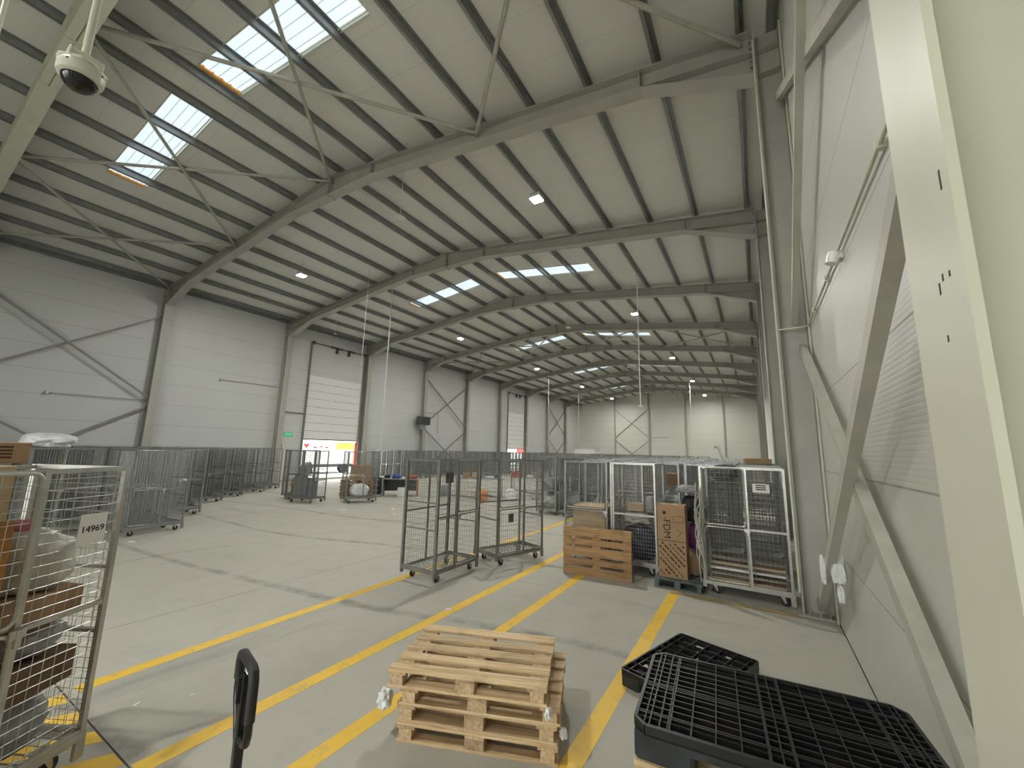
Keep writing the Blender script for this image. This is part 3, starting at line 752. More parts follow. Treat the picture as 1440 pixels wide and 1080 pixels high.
# -- the others near the camera
A = P_mirror; A.location = (-4.46 - .41, 5.80, 0); A.rotation_euler = (0, 0, R(90)); tag(A, 'empty grey roll cage with a dark plate standing over a yellow line, mid floor', 'roll cage', CG)
sign(A, -.575 + .26, 1.66, .2, .17, '', 0, -.37, 'dark grey plate', plate='tarp')
B = P_fine; B.location = (-4.41, 7.33, 0); B.rotation_euler = (0, 0, R(90 - 20)); tag(B, 'empty grey roll cage just behind the mid-floor one, with its lower deck showing', 'roll cage', CG)
sign(B, -.28, .86, .12, .16, '', 0, -.395, 'dark square plate', plate='tarp')
C_ = P_short; C_.location = (-2.94, 8.16, 0); tag(C_, 'roll cage with rounded door standing behind the upright wooden pallet', 'roll cage', CG)
D_ = P_panel; D_.location = (-2.02, 8.15, 0); tag(D_, 'roll cage full of sacks, its mesh side beside the tall cardboard box', 'roll cage', CG)
E_ = place(P_grid, -.24, 7.76, R(-2), 'roll cage holding folded panels and white sign, beside the right column')
for ch in [q for q in E_.children if q.name.startswith('label_plate')]: 
    for g in list(ch.children): bpy.data.objects.remove(g)
    bpy.data.objects.remove(ch)
sign(E_, .575 - .30, 1.66, .22, .13, '', .05, -.385, 'white paper sign', lines=3)
def strip(c):
    for ch in [q for q in c.children if q.name.startswith('label_plate')]:
        for g in list(ch.children): bpy.data.objects.remove(g)
        bpy.data.objects.remove(ch)
# clean prototypes for the rest
Q1 = place(P_fine, -12.75, 4.2, R(96), 'empty grey roll cage heading the parked rows, nearest the open floor'); strip(Q1)
Q2 = place(P_mirror, -17.6, 7.2, R(104), 'empty grey roll cage, second at the aisle edge of the parked rows'); strip(Q2)
place(Q1, -18.85, 8.5, R(92), 'empty grey roll cage, third at the aisle edge of the parked rows')
place(Q2, -19.7, 9.85, R(95), 'empty grey roll cage, fourth at the aisle edge of the parked rows')
place(Q1, -20.9, 11.2, R(88), 'empty grey roll cage, last at the aisle edge before the exit sign')
place(Q1, -15.1, 9.75, R(15), 'roll cage with grey panels alone in front of the nearer dock door')
place(Q2, -16.35, 10.25, R(70), 'roll cage carrying a brown load, left of the panel-filled one')
place(Q1, -13.6, 11.0, R(65), 'roll cage holding a white sack in front of the pallet stack')
# parked rows at the left
rows = [(1.5, -14.2, 9), (2.85, -13.9, 9), (4.2, -13.65, 9), (5.6, -15.2, 6), (7.0, -18.6, 4), (8.4, -19.8, 3), (9.8, -20.7, 2), (11.2, -21.85, 1)]
for ri, (y, x0, n) in enumerate(rows):
    for k in range(n):
        place((Q1, Q2)[(k + ri) % 2], x0 - k * .87, y + rnd.uniform(-.06, .06), R(90 + rnd.uniform(-2, 2)), 'empty grey roll cage in the parked block, %s row back, %s from the aisle' % (ordn(ri + 1), ordn(k + 1)))
# along the left wall beyond the dock doors
for k, y in enumerate([20.3 + 1.32 * q for q in range(14)] + [44.3 + 1.4 * q for q in range(4)]):
    place((Q1, Q2)[k % 2], -22.9, y, R(90 + rnd.uniform(-3, 3)), 'grey roll cage parked along the left wall past the nearer dock door, %s in line' % ordn(k + 1))
for k in range(4):
    place((Q2, Q1)[k % 2], -21.5, 19.9 + .9 * k, R(rnd.uniform(-1, 1)), 'grey roll cage in the short file behind the grey desk, %s from the desk' % ordn(k + 1))
for k in range(9):
    place((Q1, Q2)[k % 2], -19.6 + rnd.uniform(-.1, .1), 25.5 + 1.35 * k, R(90 + rnd.uniform(-4, 4)), 'grey roll cage in the second line out from the left wall, %s in line' % ordn(k + 1))
# block beside the right wall
rows = [(9.35, [-2.55, -1.7, -.85, 0.0]), (10.75, [-3.5, -2.65, -1.75, -.85, .0]), (13.4, [-6.3, -5.4, -4.5, -3.6, -2.7, -1.8, -.9, .0]), (15.0, [-6.4, -5.5, -4.6, -3.7, -2.8, -1.9]), (16.8, [-6.2, -5.3, -4.4, -3.5, -2.6]),
        (18.6, [-6.3, -5.4, -4.5, -3.6, -2.7, -1.8, -.9]), (21.5, [-6.0, -5.1, -4.2, -3.3, -2.4, -1.5, -.6]), (25.0, [-6.2, -5.2, -4.2, -3.2, -2.2, -1.2])]
for ri, (y, xs) in enumerate(rows):
    for k, x in enumerate(reversed(xs)):
        place((Q1, Q2)[(k + ri) % 2], x, y + rnd.uniform(-.05, .05), R(90 + rnd.uniform(-2.5, 2.5)), 'roll cage in the block by the right wall, %s row back, %s from the wall' % (ordn(ri + 1), ordn(k + 1)))
for ri, (y, xs) in enumerate(((31.0, [-9 - 1.4 * q for q in range(7)]), (36.0, [-8 - 1.3 * q for q in range(9)]), (42.0, [-6 - 1.4 * q for q in range(10)]), (49.0, [-5 - 1.5 * q for q in range(9)]))):
    for k, x in enumerate(xs):
        place((Q1, Q2)[(k + ri) % 2], x, y, R(rnd.uniform(-4, 4)), 'distant roll cage across the far hall, %s cross row, %s from the right' % (ordn(ri + 1), ordn(k + 1)))

# ------------------------------------------------------------------ boxes, sacks, pallets
def carton(x, y, z, sx, sy, sz, rz, label, mat='card', tape=True, group=None, name='cardboard_box'):
    b = empty(name, (x, y, z), rz); tag(b, label, 'box', group)
    MB().box(-sx / 2, sx / 2, -sy / 2, sy / 2, 0, sz).build('carton', mat, b, bevel=.004)
    if tape:
        m = MB().box(-sx / 2 - .001, sx / 2 + .001, -.028, .028, sz - .0005, sz + .001)
        m.box(-sx / 2 - .0012, -sx / 2, -.028, .028, sz - .07, sz); m.box(sx / 2, sx / 2 + .0012, -.028, .028, sz - .07, sz)
        m.build('tape', 'tape', b)
    return b
def sack(x, y, z, sx, sy, sz, rz, label, mat, seed=1, cat='sack', amp=.22, group=None, name='sack'):
    bm = bmesh.new(); bmesh.ops.create_icosphere(bm, subdivisions=4, radius=1)
    for v in bm.verts:
        n = v.co.normalized()
        e = 1 / max(abs(n.x) ** 3 + abs(n.y) ** 3 + abs(n.z) ** 3, 1e-6) ** (1 / 3)
        k = noise.noise(n * 1.7 + Vector((seed * 3.1, seed, 0))) * amp + noise.noise(n * 4.5 + Vector((seed, 7, seed))) * amp * .45 + abs(noise.noise(n * 9 + Vector((seed, 3, 1)))) * amp * .2
        v.co = n * e * (1 + k)
        if v.co.z < -.78: v.co.z = -.78 + (v.co.z + .78) * .1
    zs = [v.co.z for v in bm.verts]; z0, z1 = min(zs), max(zs)
    xm = max(abs(v.co.x) for v in bm.verts); ym = max(abs(v.co.y) for v in bm.verts)
    for v in bm.verts: v.co = Vector((v.co.x / xm * sx / 2, v.co.y / ym * sy / 2, (v.co.z - z0) / (z1 - z0) * sz))
    me = bpy.data.meshes.new(name); bm.to_mesh(me); bm.free()
    for p in me.polygons: p.use_smooth = True
    me.materials.append(M[mat])
    o = bpy.data.objects.new(name, me); COL.objects.link(o); o.location = (x, y, z); o.rotation_euler = (0, 0, rz)
    return tag(o, label, cat, group)
def pallet(h=.144, mat='wood', maty='wood_y', L=1.2, W=.8, bw=(.145, .1, .145, .1, .145)):
    p = empty('wooden_pallet'); hx, hy = L / 2, W / 2; t = h * .15; bh = h - 3 * t
    gp = (W - sum(bw)) / 4; ys = []; q = -hy
    for b in bw: ys.append((q, q + b)); q += b + gp
    for i, (a, b) in enumerate(ys):
        k = .004 * math.sin(i * 2.3)
        MB().box(-hx + k, hx + k, a, b, h - t, h).build('deck_board', mat, p, bevel=.002)
    for x in (-hx + .0725, 0, hx - .0725):
        MB().box(x - .0725, x + .0725, -hy, hy, h - 2 * t, h - t).build('cross_board', maty, p, bevel=.002)
        for y in (-hy + .05, 0, hy - .05):
            MB().box(x - .05 if x else -.0725, x + .05 if x else .0725, y - .05, y + .05, t, t + bh).build('block', maty, p, bevel=.002)
    for y in (-hy + .05, 0, hy - .05): MB().box(-hx, hx, y - .05, y + .05, 0, t).build('bottom_board', mat, p, bevel=.002)
    return p
# F1 contents (local x along the cage's long side, local y from front to back)
def F(x, y): q = cF + d * x - nrm * (-y); return (q.x, q.y)
RF = R(90 + th)
def putF(fn, x, y, z, sx, sy, sz, lab, mat, rz=0, **k):
    q = F(x, y); return fn(q[0], q[1], z, sx, sy, sz, RF + R(rz), lab, mat, **k)
b = putF(carton, -.26, .0, .22, .50, .60, .52, 'brown carton at the bottom of the numbered cage door side', 'card')
b = putF(carton, -.26, .0, .745, .54, .62, .55, 'big orange-brown carton behind the door of the numbered cage', 'card_orange')
MB().box(-.27, .15, -.312, -.3105, .2, .25).build('white_tape', 'paper', b)
for k in range(3): MB().box(-.02 + k * .05, .01 + k * .05, -.3135, -.3122, .208, .242).build('lettering', 'red_ink', b)
m = MB(); m.box(.06, .07, -.3125, -.3105, .43, .47); m.box(.09, .10, -.3125, -.3105, .43, .47); m.build('white_mark', 'paper', b)
b = putF(carton, -.26, .0, 1.30, .54, .62, .36, 'orange-brown carton, second from the top in the numbered cage', 'card_orange')
b = putF(carton, -.28, -.02, 1.665, .5, .56, .32, 'brown carton poking out of the top of the numbered cage', 'card_pale')
b = putF(carton, -.10, .14, 1.99, .66, .3, .13, 'flat printed carton lying across the top of the numbered cage', 'card', rz=-6)
m = MB()
for k in range(4): m.box(-.05, .24, -.152, -.1502, .03 + k * .022, .042 + k * .022)
m.build('print_line', 'brown_ink', b)
putF(sack, .3, .0, .215, .46, .6, .34, 'grey sack at the bottom right of the numbered cage', 'grey_bag', seed=3)
putF(carton, .29, -.05, .57, .42, .5, .2, 'dark brown carton above the bottom sack in the numbered cage', 'card_dark', rz=5)
putF(sack, .31, .0, .775, .46, .6, .22, 'grey crumpled sack between two cartons in the numbered cage', 'grey_bag', seed=5)
putF(carton, .28, -.04, 1.0, .44, .5, .17, 'brown carton above the middle sack in the numbered cage', 'card', rz=-7)
putF(sack, .31, .0, 1.175, .46, .58, .38, 'milky plastic sack on top of the load behind the 14969 sign', 'clear_bag', seed=8)
putF(sack, .2, -.1, 1.56, .14, .14, .07, 'small pink bundle under the 14969 sign', 'pink', seed=4, cat='bundle')
# white bag and others on top of the parked cages
sack(-14.3, 2.6, 1.97, 1.0, 1.15, .34, R(80), 'white plastic bag lying on top of the parked cages', 'white_bag', seed=11, amp=.3)
sack(-14.2, 1.25, 1.97, .8, .7, .2, R(60), 'dark blue bag beside the white bag on the parked cages', 'navy', seed=12)
# contents of cages C and D
carton(-2.9, 8.16, .22, .62, .6, .45, 0, 'brown carton at the bottom of the rounded-door cage', 'card')
carton(-2.9, 8.16, .675, .68, .62, .42, R(2), 'wide brown carton behind the rounded cage door', 'card_pale', name='cardboard_box')
sack(-2.0, 8.12, .22, .66, .64, .62, 0, 'navy sack filling the bottom of the mesh-sided cage', 'navy', seed=21)
sack(-2.04, 8.12, .845, .5, .5, .2, R(10), 'pale crumpled sack on the navy sack', 'clear_bag', seed=22, amp=.35)
carton(-2.1, 8.2, 1.05, .3, .26, .14, R(24), 'small torn carton on top of the sacks in the mesh-sided cage', 'card_pale')
sack(-1.79, 8.2, 1.05, .2, .3, .3, R(0), 'blue-grey bag leaning in the corner of the mesh-sided cage', 'grey_bag', seed=23)
# contents of cage E: folded panels, boards
for k in range(5):
    o = MB().box(-.5, .5, -.28, .28, 0, .032).build('flattened_carton', ('card_pale', 'wood_grey', 'paper')[k % 3], None, (-.23, 7.78, .215 + k * .078), (R(rnd.uniform(-1, 1)), 0, R(-2 + rnd.uniform(-1.5, 1.5))))
    tag(o, 'flattened carton in the cage by the column, %s from the bottom' % ordn(k + 1), 'flattened carton', 'flattened cartons in the cage by the column')
fp = MB()
for y in (7.70, 7.80, 7.90, 7.98):
    for x0, x1 in ((-.74, -.26), (-.22, .26)):
        o = MB(); o.tube(rounded_loop(x0, x1, 0, 1.1, 0), .011, 6, True); grid(o, (0, 0, 0), (1, 0, 0), x0, x1, 0, 1.1, .05, .05, .003)
        o = o.build('folded_mesh_panel', 'galv', None, (0, y, .62)); tag(o, 'spare wire mesh panel stored upright in the cage by the column', 'mesh panel', 'spare mesh panels in the cage by the column')
sack(-.5, 7.8, 1.75, .48, .5, .25, 0, 'dark grey tarp bulging over the top of the cage by the column', 'tarp', seed=31, cat='tarp', name='tarp')
# strap bundle hanging at the left of cage E
sb = MB()
for k in range(11):
    a = k * .57; pts = []
    z = rnd.uniform(1.25, 1.75); zl = rnd.uniform(.12, .7)
    for q in range(9):
        t = q / 8; pts.append((-.86 + .045 * math.sin(a + 7 * t) + .02 * math.cos(3 * a + 13 * t) + .10 * max(0, t - .7), 7.27 + .04 * math.cos(a * 2 + 9 * t), z + (zl - z) * t))
    sb.tube(pts, rnd.uniform(.006, .012), 6)
tag(sb.build('strap_bundle', 'rope'), 'bundle of grey straps hanging down the cage beside the column', 'straps')
# blue pallet with the tall box and bags
bp = pallet(mat='wood_blue', maty='wood_blue'); bp.scale = (.6, .95, 1); bp.location = (-1.22, 7.66, 0)
tag(bp, 'blue-grey wooden pallet under the tall cardboard box', 'pallet')
fb = carton(-1.297, 7.53, .144, .44, .28, 1.16, 0, 'tall cardboard box marked FDM standing on the blue-grey pallet', 'card', tape=True)
RX = Matrix.Rotation(R(90), 4, 'X')
text('lettering', 'FDM', .155, 'ink', fb, Matrix.Translation((-.075, -.1425, .765)) @ RX @ Matrix.Rotation(R(-90), 4, 'Z'))
m = MB().box(-.22, .22, -.1412, -.1402, .575, .583); m.box(-.13, -.08, -.142, -.1402, 1.0, 1.05); m.box(-.10, -.08, -.142, -.1402, .93, .95)
m.build('print_mark', 'ink', fb)
m = MB()
for x0, z0, l in ((.085, .98, .16),): 
    for a, b2 in (((x0 - .05, z0), (x0 + .1, z0)), ((x0 + .1, z0), (x0 + .1, z0 - .1)), ((x0 + .1, z0 - .1), (x0 - .05, z0 - .1)), ((x0 - .05, z0 - .1), (x0 - .05, z0)), ((x0, .78), (x0 + .07, .72)), ((x0 + .07, .72), (x0 + .01, .66))):
        m.bar((a[0], -.1415, a[1]), (b2[0], -.1415, b2[1]), .004, .005)
rr = random.Random(3)
for k in range(15):
    off = -.72 + k * .095
    # line x + z = const running down to the right
    t = 0.02
    pts = []
    s0 = None
    for seg in range(14):
        a0 = seg * .055 + rr.uniform(0, .01); a1 = a0 + rr.uniform(.035, .05)
        xs = (-.2 + a0 * .72, -.2 + a1 * .72); zs = (.55 - off * 0 - a0 * .72 + off, .55 - a1 * .72 + off)
        if -.205 < xs[0] and xs[1] < .2 and .03 < zs[1] and zs[0] < .55 and rr.random() > .08:
            m.bar((xs[0], -.1412, zs[0]), (xs[1], -.1412, zs[1]), .003, .026 if k % 3 else .014)
m.build('print_strip', 'brown_ink', fb)
sack(-1.05, 7.86, .146, .34, .36, .4, R(5), 'brown paper sack behind the tall cardboard box', 'card', seed=41)
sack(-.98, 7.82, .57, .26, .3, .42, R(20), 'purple bag beside the tall cardboard box', 'purple', seed=42, amp=.3)
sack(-1.02, 7.95, .99, .42, .4, .46, R(10), 'black sack above the purple bag', 'black_bag', seed=43)
sack(-1.1, 8.0, 1.47, .4, .35, .14, R(10), 'grey bag lying on the black sack', 'grey_bag', seed=44)
# loads inside the block by the right wall
for k, (x, y, z, mat, lab) in enumerate(((-6.3, 13.4, .22, 'clear_bag', 'pale sack low in the end cage of the block'), (-6.3, 13.4, .75, 'grey_bag', 'grey sack stacked in the end cage of the block'), (-5.4, 13.4, .22, 'grey_bag', 'grey sack in the second cage from the block end'),
        (-4.5, 13.4, .22, 'white_bag', 'white sack in the third cage from the block end'), (-3.6, 13.4, .22, 'clear_bag', 'pale sack behind the rounded-door cage'), (-1.75, 10.75, .22, 'orange', 'orange and white bag in the cage behind the tall box'), (-1.75, 10.75, .85, 'white_bag', 'white bag stacked over the orange bag'),
        (-.85, 10.75, .22, 'white_bag', 'white sack in the cage behind the black sack'), (-6.4, 15.0, .22, 'clear_bag', 'pale sack in the next row end cage'), (-5.5, 15.0, .22, 'navy', 'navy sack in the next row'))):
    sack(x, y, z, .58, .9, .5, R(90) * 0, lab, mat, seed=50 + k)
carton(-1.72, 10.75, 1.38, .4, .6, .3, R(4), 'orange-printed carton high in the cage behind the tall box', 'card_orange')
carton(.0, 10.75, 1.97, .5, .7, .12, R(4), 'flat brown carton on top of the cages beside the right column', 'card')
pp = MB().tube([(-.62, 11.0, 1.98), (-.70, 10.98, 2.1), (-.78, 10.96, 2.34), (-.86, 10.96, 2.36)], [.05, .045, .035, .045], 8).build('folded_pole', 'white')
tag(pp, 'white pole end sticking up above the cages near the right column', 'pole')
bx = carton(-18.9, 50.6, 0, 2.7, 2.0, 2.5, 0, 'large white box standing near the far left corner', 'white', tape=False, name='storage_box')

# upright pallet against cage C
up = pallet(mat='wood_brown', maty='wood_brown'); tag(up, 'brown wooden pallet standing upright against the roll cages', 'pallet')
up.rotation_euler = (R(90), 0, R(6)); up.location = (-2.535, 7.16 + .144, .4)
# pallet stack in the foreground
stk = [(-2.01, 3.062, 20.5), (-2.02, 3.068, 20.2), (-1.995, 3.058, 20.7), (-2.068, 2.995, 20.9)]
P0 = pallet(h=.1263, bw=(.112, .088, .095, .088, .112))
for k, (x, y, a) in enumerate(stk):
    p = P0 if k == 0 else copy_tree(P0)
    p.location = (x, y, k * .1265); p.rotation_euler = (0, 0, R(a))
    tag(p, ('bottom pallet of the foreground wooden stack', 'second wooden pallet from the floor in the foreground stack', 'third wooden pallet from the floor in the foreground stack', 'top pallet of the foreground wooden stack')[k], 'pallet', 'wooden pallets in the foreground stack')
for k, (x, y, z, s, lab) in enumerate(((-2.545, 2.455, .2, .12, 'scrap of white film at the left corner of the pallet stack'), (-1.305, 2.98, .14, .06, 'scrap of clear film at the right side of the pallet stack'), (-1.34, 2.80, .34, .06, 'white film scrap tucked under the top pallet'))):
    sack(x, y, z, s * 1.1, s, s * 1.1, k, lab, 'white_bag', seed=60 + k, cat='plastic film', amp=.5, name='film_scrap')
# black plastic pallets
def plastic_pallet(L, W, h, nx, ny, ch=.06, extra=True):
    p = empty('plastic_pallet'); hx, hy = L / 2, W / 2; t = .045
    m = MB(); z0, z1 = h - t, h
    for y in (-hy + .008, hy - .008): m.box(-hx + ch, hx - ch, y - .008, y + .008, z0, z1)
    for x in (-hx + .008, hx - .008): m.box(x - .008, x + .008, -hy + ch, hy - ch, z0, z1)
    for sx in (-1, 1):
        for sy in (-1, 1): m.bar((sx * (hx - ch), sy * (hy - .008), (z0 + z1) / 2), (sx * (hx - .008), sy * (hy - ch), (z0 + z1) / 2), .016, t)
    xs = [-hx + L * (i + .5) / nx for i in range(nx)]
    ys = [-hy + W * (j + .5) / ny for j in range(ny)]
    if extra:
        for c in (-hx + .12, 0, hx - .12): xs += [c - .045, c + .045, c]
        for c in (-hy + .1, 0, hy - .1): ys += [c - .018, c + .018]
    for x in xs:
        a = hy - .01 - max(0, ch - (hx - abs(x))); m.box(x - .003, x + .003, -a, a, z0 + .004, z1 - .001)
    for y in ys:
        a = hx - .01 - max(0, ch - (hy - abs(y))); m.box(-a, a, y - .004, y + .004, z0, z1 - .005)
    m.build('deck', 'plastic', p)
    for x in (-hx + .14, 0, hx - .14):
        for y in (-hy + .1, 0, hy - .1):
            f = MB()
            px = .135; py = .095
            f.prism([(x - px + .02, y - py), (x + px - .02, y - py), (x + px, y - py + .02), (x + px, y + py - .02), (x + px - .02, y + py), (x - px + .02, y + py), (x - px, y + py - .02), (x - px, y - py + .02)], 'z', 0, h - t + .004)
            f.build('foot', 'plastic_side', p, bevel=.004)
    for y in (-hy + .006, hy - .006): MB().box(-hx + ch, hx - ch, y - .006, y + .006, h - t - .03, h - t + .01).build('skirt', 'plastic_side', p)
    return p
w0 = pallet(); 
for k in range(5):
    p = w0 if k == 0 else copy_tree(w0)
    p.location = (-.03 + (.02, -.01, .0, .015, 0)[k], 2.62, k * .1442); p.rotation_euler = (0, 0, R(5 + (1, -.6, .4, -.3, .2)[k]))
    tag(p, 'wooden pallet under the large black plastic pallet, %s from the floor' % ordn(k + 1), 'pallet', 'wooden pallets under the black plastic pallet')
bp1 = plastic_pallet(1.24, .80, .152, 12, 15); bp1.location = (-.01, 2.625, .7212); bp1.rotation_euler = (0, 0, R(4.5)); tag(bp1, 'large black plastic pallet lying on wooden pallets by the right wall', 'pallet')
bp2 = plastic_pallet(1.2, .81, .145, 9, 6, .03, False); cL = Vector((-1.23, 4.17)); cB = Vector((-.87, 5.31)); cR = Vector((-.11, 5.01))
ctr = (cL + cR) / 2; bp2.location = (ctr.x, ctr.y, 0); bp2.rotation_euler = (0, 0, math.atan2(cB.y - cL.y, cB.x - cL.x)); tag(bp2, 'black plastic pallet lying flat on the floor behind the larger one', 'pallet')
# pallet truck handle in the foreground
H0 = Vector((-1.96, 1.077, 0))
pj = empty('pallet_truck', (H0.x, H0.y, 0), R(-15)); tag(pj, 'black hand pallet truck with its loop handle raised in the foreground', 'pallet truck')
zt = 1.215
MB().box(-.022, .022, -.018, .018, .3, zt - .05).build('draw_bar', 'black', pj, bevel=.005)
lp = rounded_loop(-.095, .095, zt - .20, zt, 0, .035, 5)
n_ = len(lp)
m = MB().tube([(.0, 0, zt - .29), (.07, 0, zt - .29), (.105, 0, zt - .275), (.12, 0, zt - .24), (.12, 0, zt - .035), (.108, 0, zt - .01), (.08, 0, zt), (-.08, 0, zt), (-.108, 0, zt - .01), (-.12, 0, zt - .035), (-.12, 0, zt - .15), (-.105, 0, zt - .19), (-.02, 0, zt - .33)], .016, 10)
m.build('loop_handle', 'black', pj)
MB().tube([(.12, 0, zt - .19), (.12, 0, zt - .04), (.108, 0, zt - .01), (.08, 0, zt), (-.08, 0, zt), (-.108, 0, zt - .01), (-.12, 0, zt - .04), (-.12, 0, zt - .11)], .0205, 12).build('grip', 'rubber', pj)
MB().box(-.008, .008, -.03, -.018, zt - .16, zt - .06).build('release_lever', 'ink', pj)
m = MB().lathe([(.07, .1), (.07, .32), (.05, .36)], 16); m.box(-.09, .09, -.1, .1, .16, .24); m.build('pump_body', 'red', pj)
for sx in (-.07, .07): MB().lathe([(.09, -.025), (.1, -.018), (.1, .018), (.09, .025)], 16, (sx, 0, .1), Matrix.Rotation(R(90), 4, 'Y')).build('steer_wheel', 'rubber', pj)
for sx in (-.19, .19): MB().box(sx - .08, sx + .08, -1.25, -.1, .06, .12).build('fork', 'red', pj, bevel=.01)
MB().box(-.27, .27, -.16, -.08, .06, .3).build('fork_head', 'red', pj, bevel=.01)

# ------------------------------------------------------------------ around the dock door
w1 = pallet(mat='wood_brown', maty='wood_brown')
for k in range(5):
    p = w1 if k == 0 else copy_tree(w1)
    p.location = (-15.3 + .02 * (k % 2), 12.25, k * .1445); p.rotation_euler = (0, 0, R(28 + k)); tag(p, 'brown pallet in the stack before the nearer dock door, %s from the floor' % ordn(k + 1), 'pallet', 'brown pallets before the dock door')
carton(-15.2, 12.35, .725, .75, .6, .62, R(30), 'brown carton on the pallet stack before the dock door', 'card')
dk = empty('desk', (-13.95, 13.55, 0), R(40)); tag(dk, 'grey office desk piled with bags in the middle distance', 'desk')
MB().box(-.8, .8, -.38, .38, .74, .77).build('desk_top', 'desk', dk)
MB().box(-.78, -.72, -.36, .36, 0, .74).build('side_panel', 'desk', dk); MB().box(.72, .78, -.36, .36, 0, .74).build('side_panel', 'card_orange', dk)
MB().box(-.72, .72, .25, .27, .2, .74).build('modesty_panel', 'desk_dark', dk)
c_, s_ = math.cos(R(40)), math.sin(R(40))
def onD(x, y): return (-13.95 + c_ * x - s_ * y, 13.55 + s_ * x + c_ * y)
sack(*onD(-.22, .0), .771, .42, .4, .2, R(40), 'blue bag on the grey desk', 'blue', seed=71)
sack(*onD(.48, .05), .771, .45, .36, .16, R(40), 'red and white bag on the grey desk', 'red', seed=72)
sack(*onD(.12, -.2), .771, .16, .2, .08, R(60), 'white paper heap on the grey desk', 'white_bag', seed=73, cat='papers')
sack(*onD(-.62, .1), .771, .28, .3, .15, R(40), 'black bag on the end of the grey desk', 'black_bag', seed=74)
carton(*onD(.1, -.1), 0, .4, .35, .38, R(40), 'white carton on the floor under the grey desk', 'paper', tape=False)
for k in range(3):
    q = onD(-1.15, .75); cr = empty('plastic_crate', (q[0], q[1], .24 * k), R(35 + 4 * k)); tag(cr, 'black crate stacked left of the grey desk, %s from the floor' % ordn(k + 1), 'crate', 'black crates beside the desk')
    m = MB().box(-.3, .3, -.2, .2, 0, .02)
    for y in (-.2, .19): m.box(-.3, .3, y, y + .01, .02, .235)
    for x in (-.3, .29): m.box(x, x + .01, -.2, .2, .02, .235)
    m.build('crate_wall', 'plastic_side', cr); m = MB()
    for y in (-.205, .2): m.box(-.12, .12, y, y + .005, .15, .2)
    m.build('handle_slot', 'desk', cr)
# loads in the cages before the dock door
sack(-16.35, 10.25, .22, .75, .55, .65, R(70), 'brown sack in the cage left of the panel-filled one', 'card', seed=75)
for k in range(3):
    o = MB().box(-.45, .15 + .1 * k, -.015, .015, 0, .8 - .1 * k).build('grey_panel', 'desk', None, (-15.1 + .02 * k, 9.6 + .12 * k, .215), (R(-3), 0, R(15))); tag(o, 'grey board upright in the cage before the dock door, %s from the front' % ordn(k + 1), 'board', 'grey boards in the cage')
sack(-15.25, 9.73, 1.02, .5, .4, .5, R(20), 'grey bag perched on the boards in the cage', 'grey_bag', seed=76)
sack(-13.6, 11.0, .22, .8, .5, .5, R(65), 'white sack in the cage before the pallet stack', 'white_bag', seed=77)
# sorting tables in the middle of the hall
def table(x, y, rz, label, mat='desk', L=2.2, W=.9, h=.85):
    t = empty('work_table', (x, y, 0), rz); tag(t, label, 'table'); MB().box(-L / 2, L / 2, -W / 2, W / 2, h - .04, h).build('table_top', mat, t)
    for sx in (-1, 1):
        for sy in (-1, 1): MB().box(sx * (L / 2 - .06) - .025, sx * (L / 2 - .06) + .025, sy * (W / 2 - .06) - .025, sy * (W / 2 - .06) + .025, 0, h - .04).build('leg', 'steel' if mat == 'desk' else mat, t)
    MB().box(-L / 2 + .06, L / 2 - .06, -.02, .02, .2, .24).build('stretcher', 'steel' if mat == 'desk' else mat, t)
    return t
table(-11.2, 15.8, R(40), 'grey sorting table covered with parcels, beyond the mid-floor cages')
table(-9.6, 18.2, R(40), 'grey sorting table farther down the hall behind the mid-floor cages')
table(-7.9, 20.2, R(10), 'red steel table behind the mid-floor cages', 'red', 1.6)
mats = ['paper', 'card', 'card_pale', 'grey_bag', 'white_bag', 'navy', 'red', 'card_orange']
for k in range(12):
    a = -.95 + (k % 6) * .36; tb = (-11.2, 15.8) if k < 6 else (-9.6, 18.2); yy = rnd.uniform(-.2, .2)
    x = tb[0] + math.cos(R(40)) * a - math.sin(R(40)) * yy; y = tb[1] + math.sin(R(40)) * a + math.cos(R(40)) * yy
    carton(x, y, .85, rnd.uniform(.22, .32), rnd.uniform(.2, .4), rnd.uniform(.08, .26), R(40), 'parcel on the %s sorting table, %s from its near end' % ('nearer' if k < 6 else 'farther', ordn(k % 6 + 1)), mats[k % 8], tape=False, name='parcel')
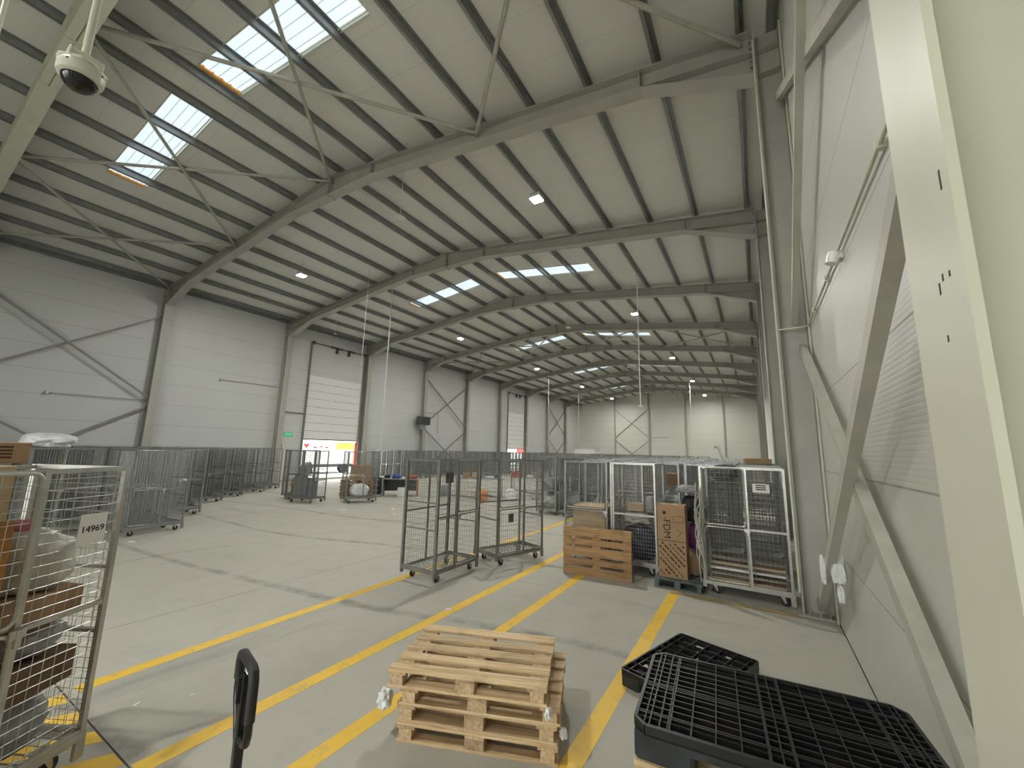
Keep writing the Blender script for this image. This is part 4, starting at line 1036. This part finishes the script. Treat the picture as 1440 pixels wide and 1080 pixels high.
for k, (x, y, mat, lab) in enumerate(((-10.2, 14.6, 'orange', 'orange sack on the floor beside the nearer sorting table'), (-12.6, 14.9, 'grey_bag', 'grey sack on the floor at the end of the nearer sorting table'), (-9.3, 15.5, 'white_bag', 'white sack on the floor past the nearer sorting table'), (-8.6, 16.7, 'clear_bag', 'pale sack on the floor before the farther sorting table'))):
    sack(x, y, 0, .6, .5, .5, k, lab, mat, seed=80 + k)
# wrapped film on the right-hand brace
for k, (x, y, z, s, lab) in enumerate(((.675, 5.78, .82, (.14, .18, .36), 'white film bag tied to the lower brace beside the right column'), (.565, 5.98, .74, (.07, .1, .32), 'thin white film wrapped round the lower brace by the column'), (.68, 5.78, .62, (.07, .09, .2), 'small white film tail hanging under the tied bag'))):
    sack(x, y, z, s[0], s[1], s[2], 0, lab, 'white_bag', seed=90 + k, cat='plastic film', amp=.35, name='film_bag')
# litter on the floor
for k, (x, y, s) in enumerate(((-3.75, 4.6, .09), (-4.31, 1.9, .03), (-4.5, 1.6, .05), (-11.6, 3.7, .2), (-12.3, 9.5, .25), (-11.2, 10.6, .2), (-10.4, 9.8, .15), (-3.9, 2.2, .025))):
    o = MB().prism([(0, 0), (s, .1 * s), (s * 1.3, .5 * s), (.4 * s, .6 * s), (-.1 * s, .3 * s)], 'z', 0, .004).build('paper_scrap', 'paper', None, (x, y, .0025), (0, 0, k))
    tag(o, ('white scrap beside the yellow lines before the mid-floor cage', 'tiny white scrap near the numbered cage', 'white paper strip near the numbered cage', 'white scrap beside the heading cage of the parked rows', 'paper scrap before the dock-door cages', 'paper scrap on the open floor short of the desk', 'paper scrap in the middle of the open floor', 'tiny scrap near the pallet truck')[k], 'paper scrap')

# ------------------------------------------------------------------ daylight and view
w = bpy.data.worlds.new('overcast'); SC.world = w; w.use_nodes = True
bg = w.node_tree.nodes['Background']; bg.inputs['Color'].default_value = (.97, .985, .94, 1); bg.inputs['Strength'].default_value = 6.0
SC.view_settings.view_transform = 'Standard'; SC.view_settings.look = 'None'
SC.view_settings.exposure = 0.08; SC.view_settings.gamma = 1.0; SC.view_settings.use_curve_mapping = False
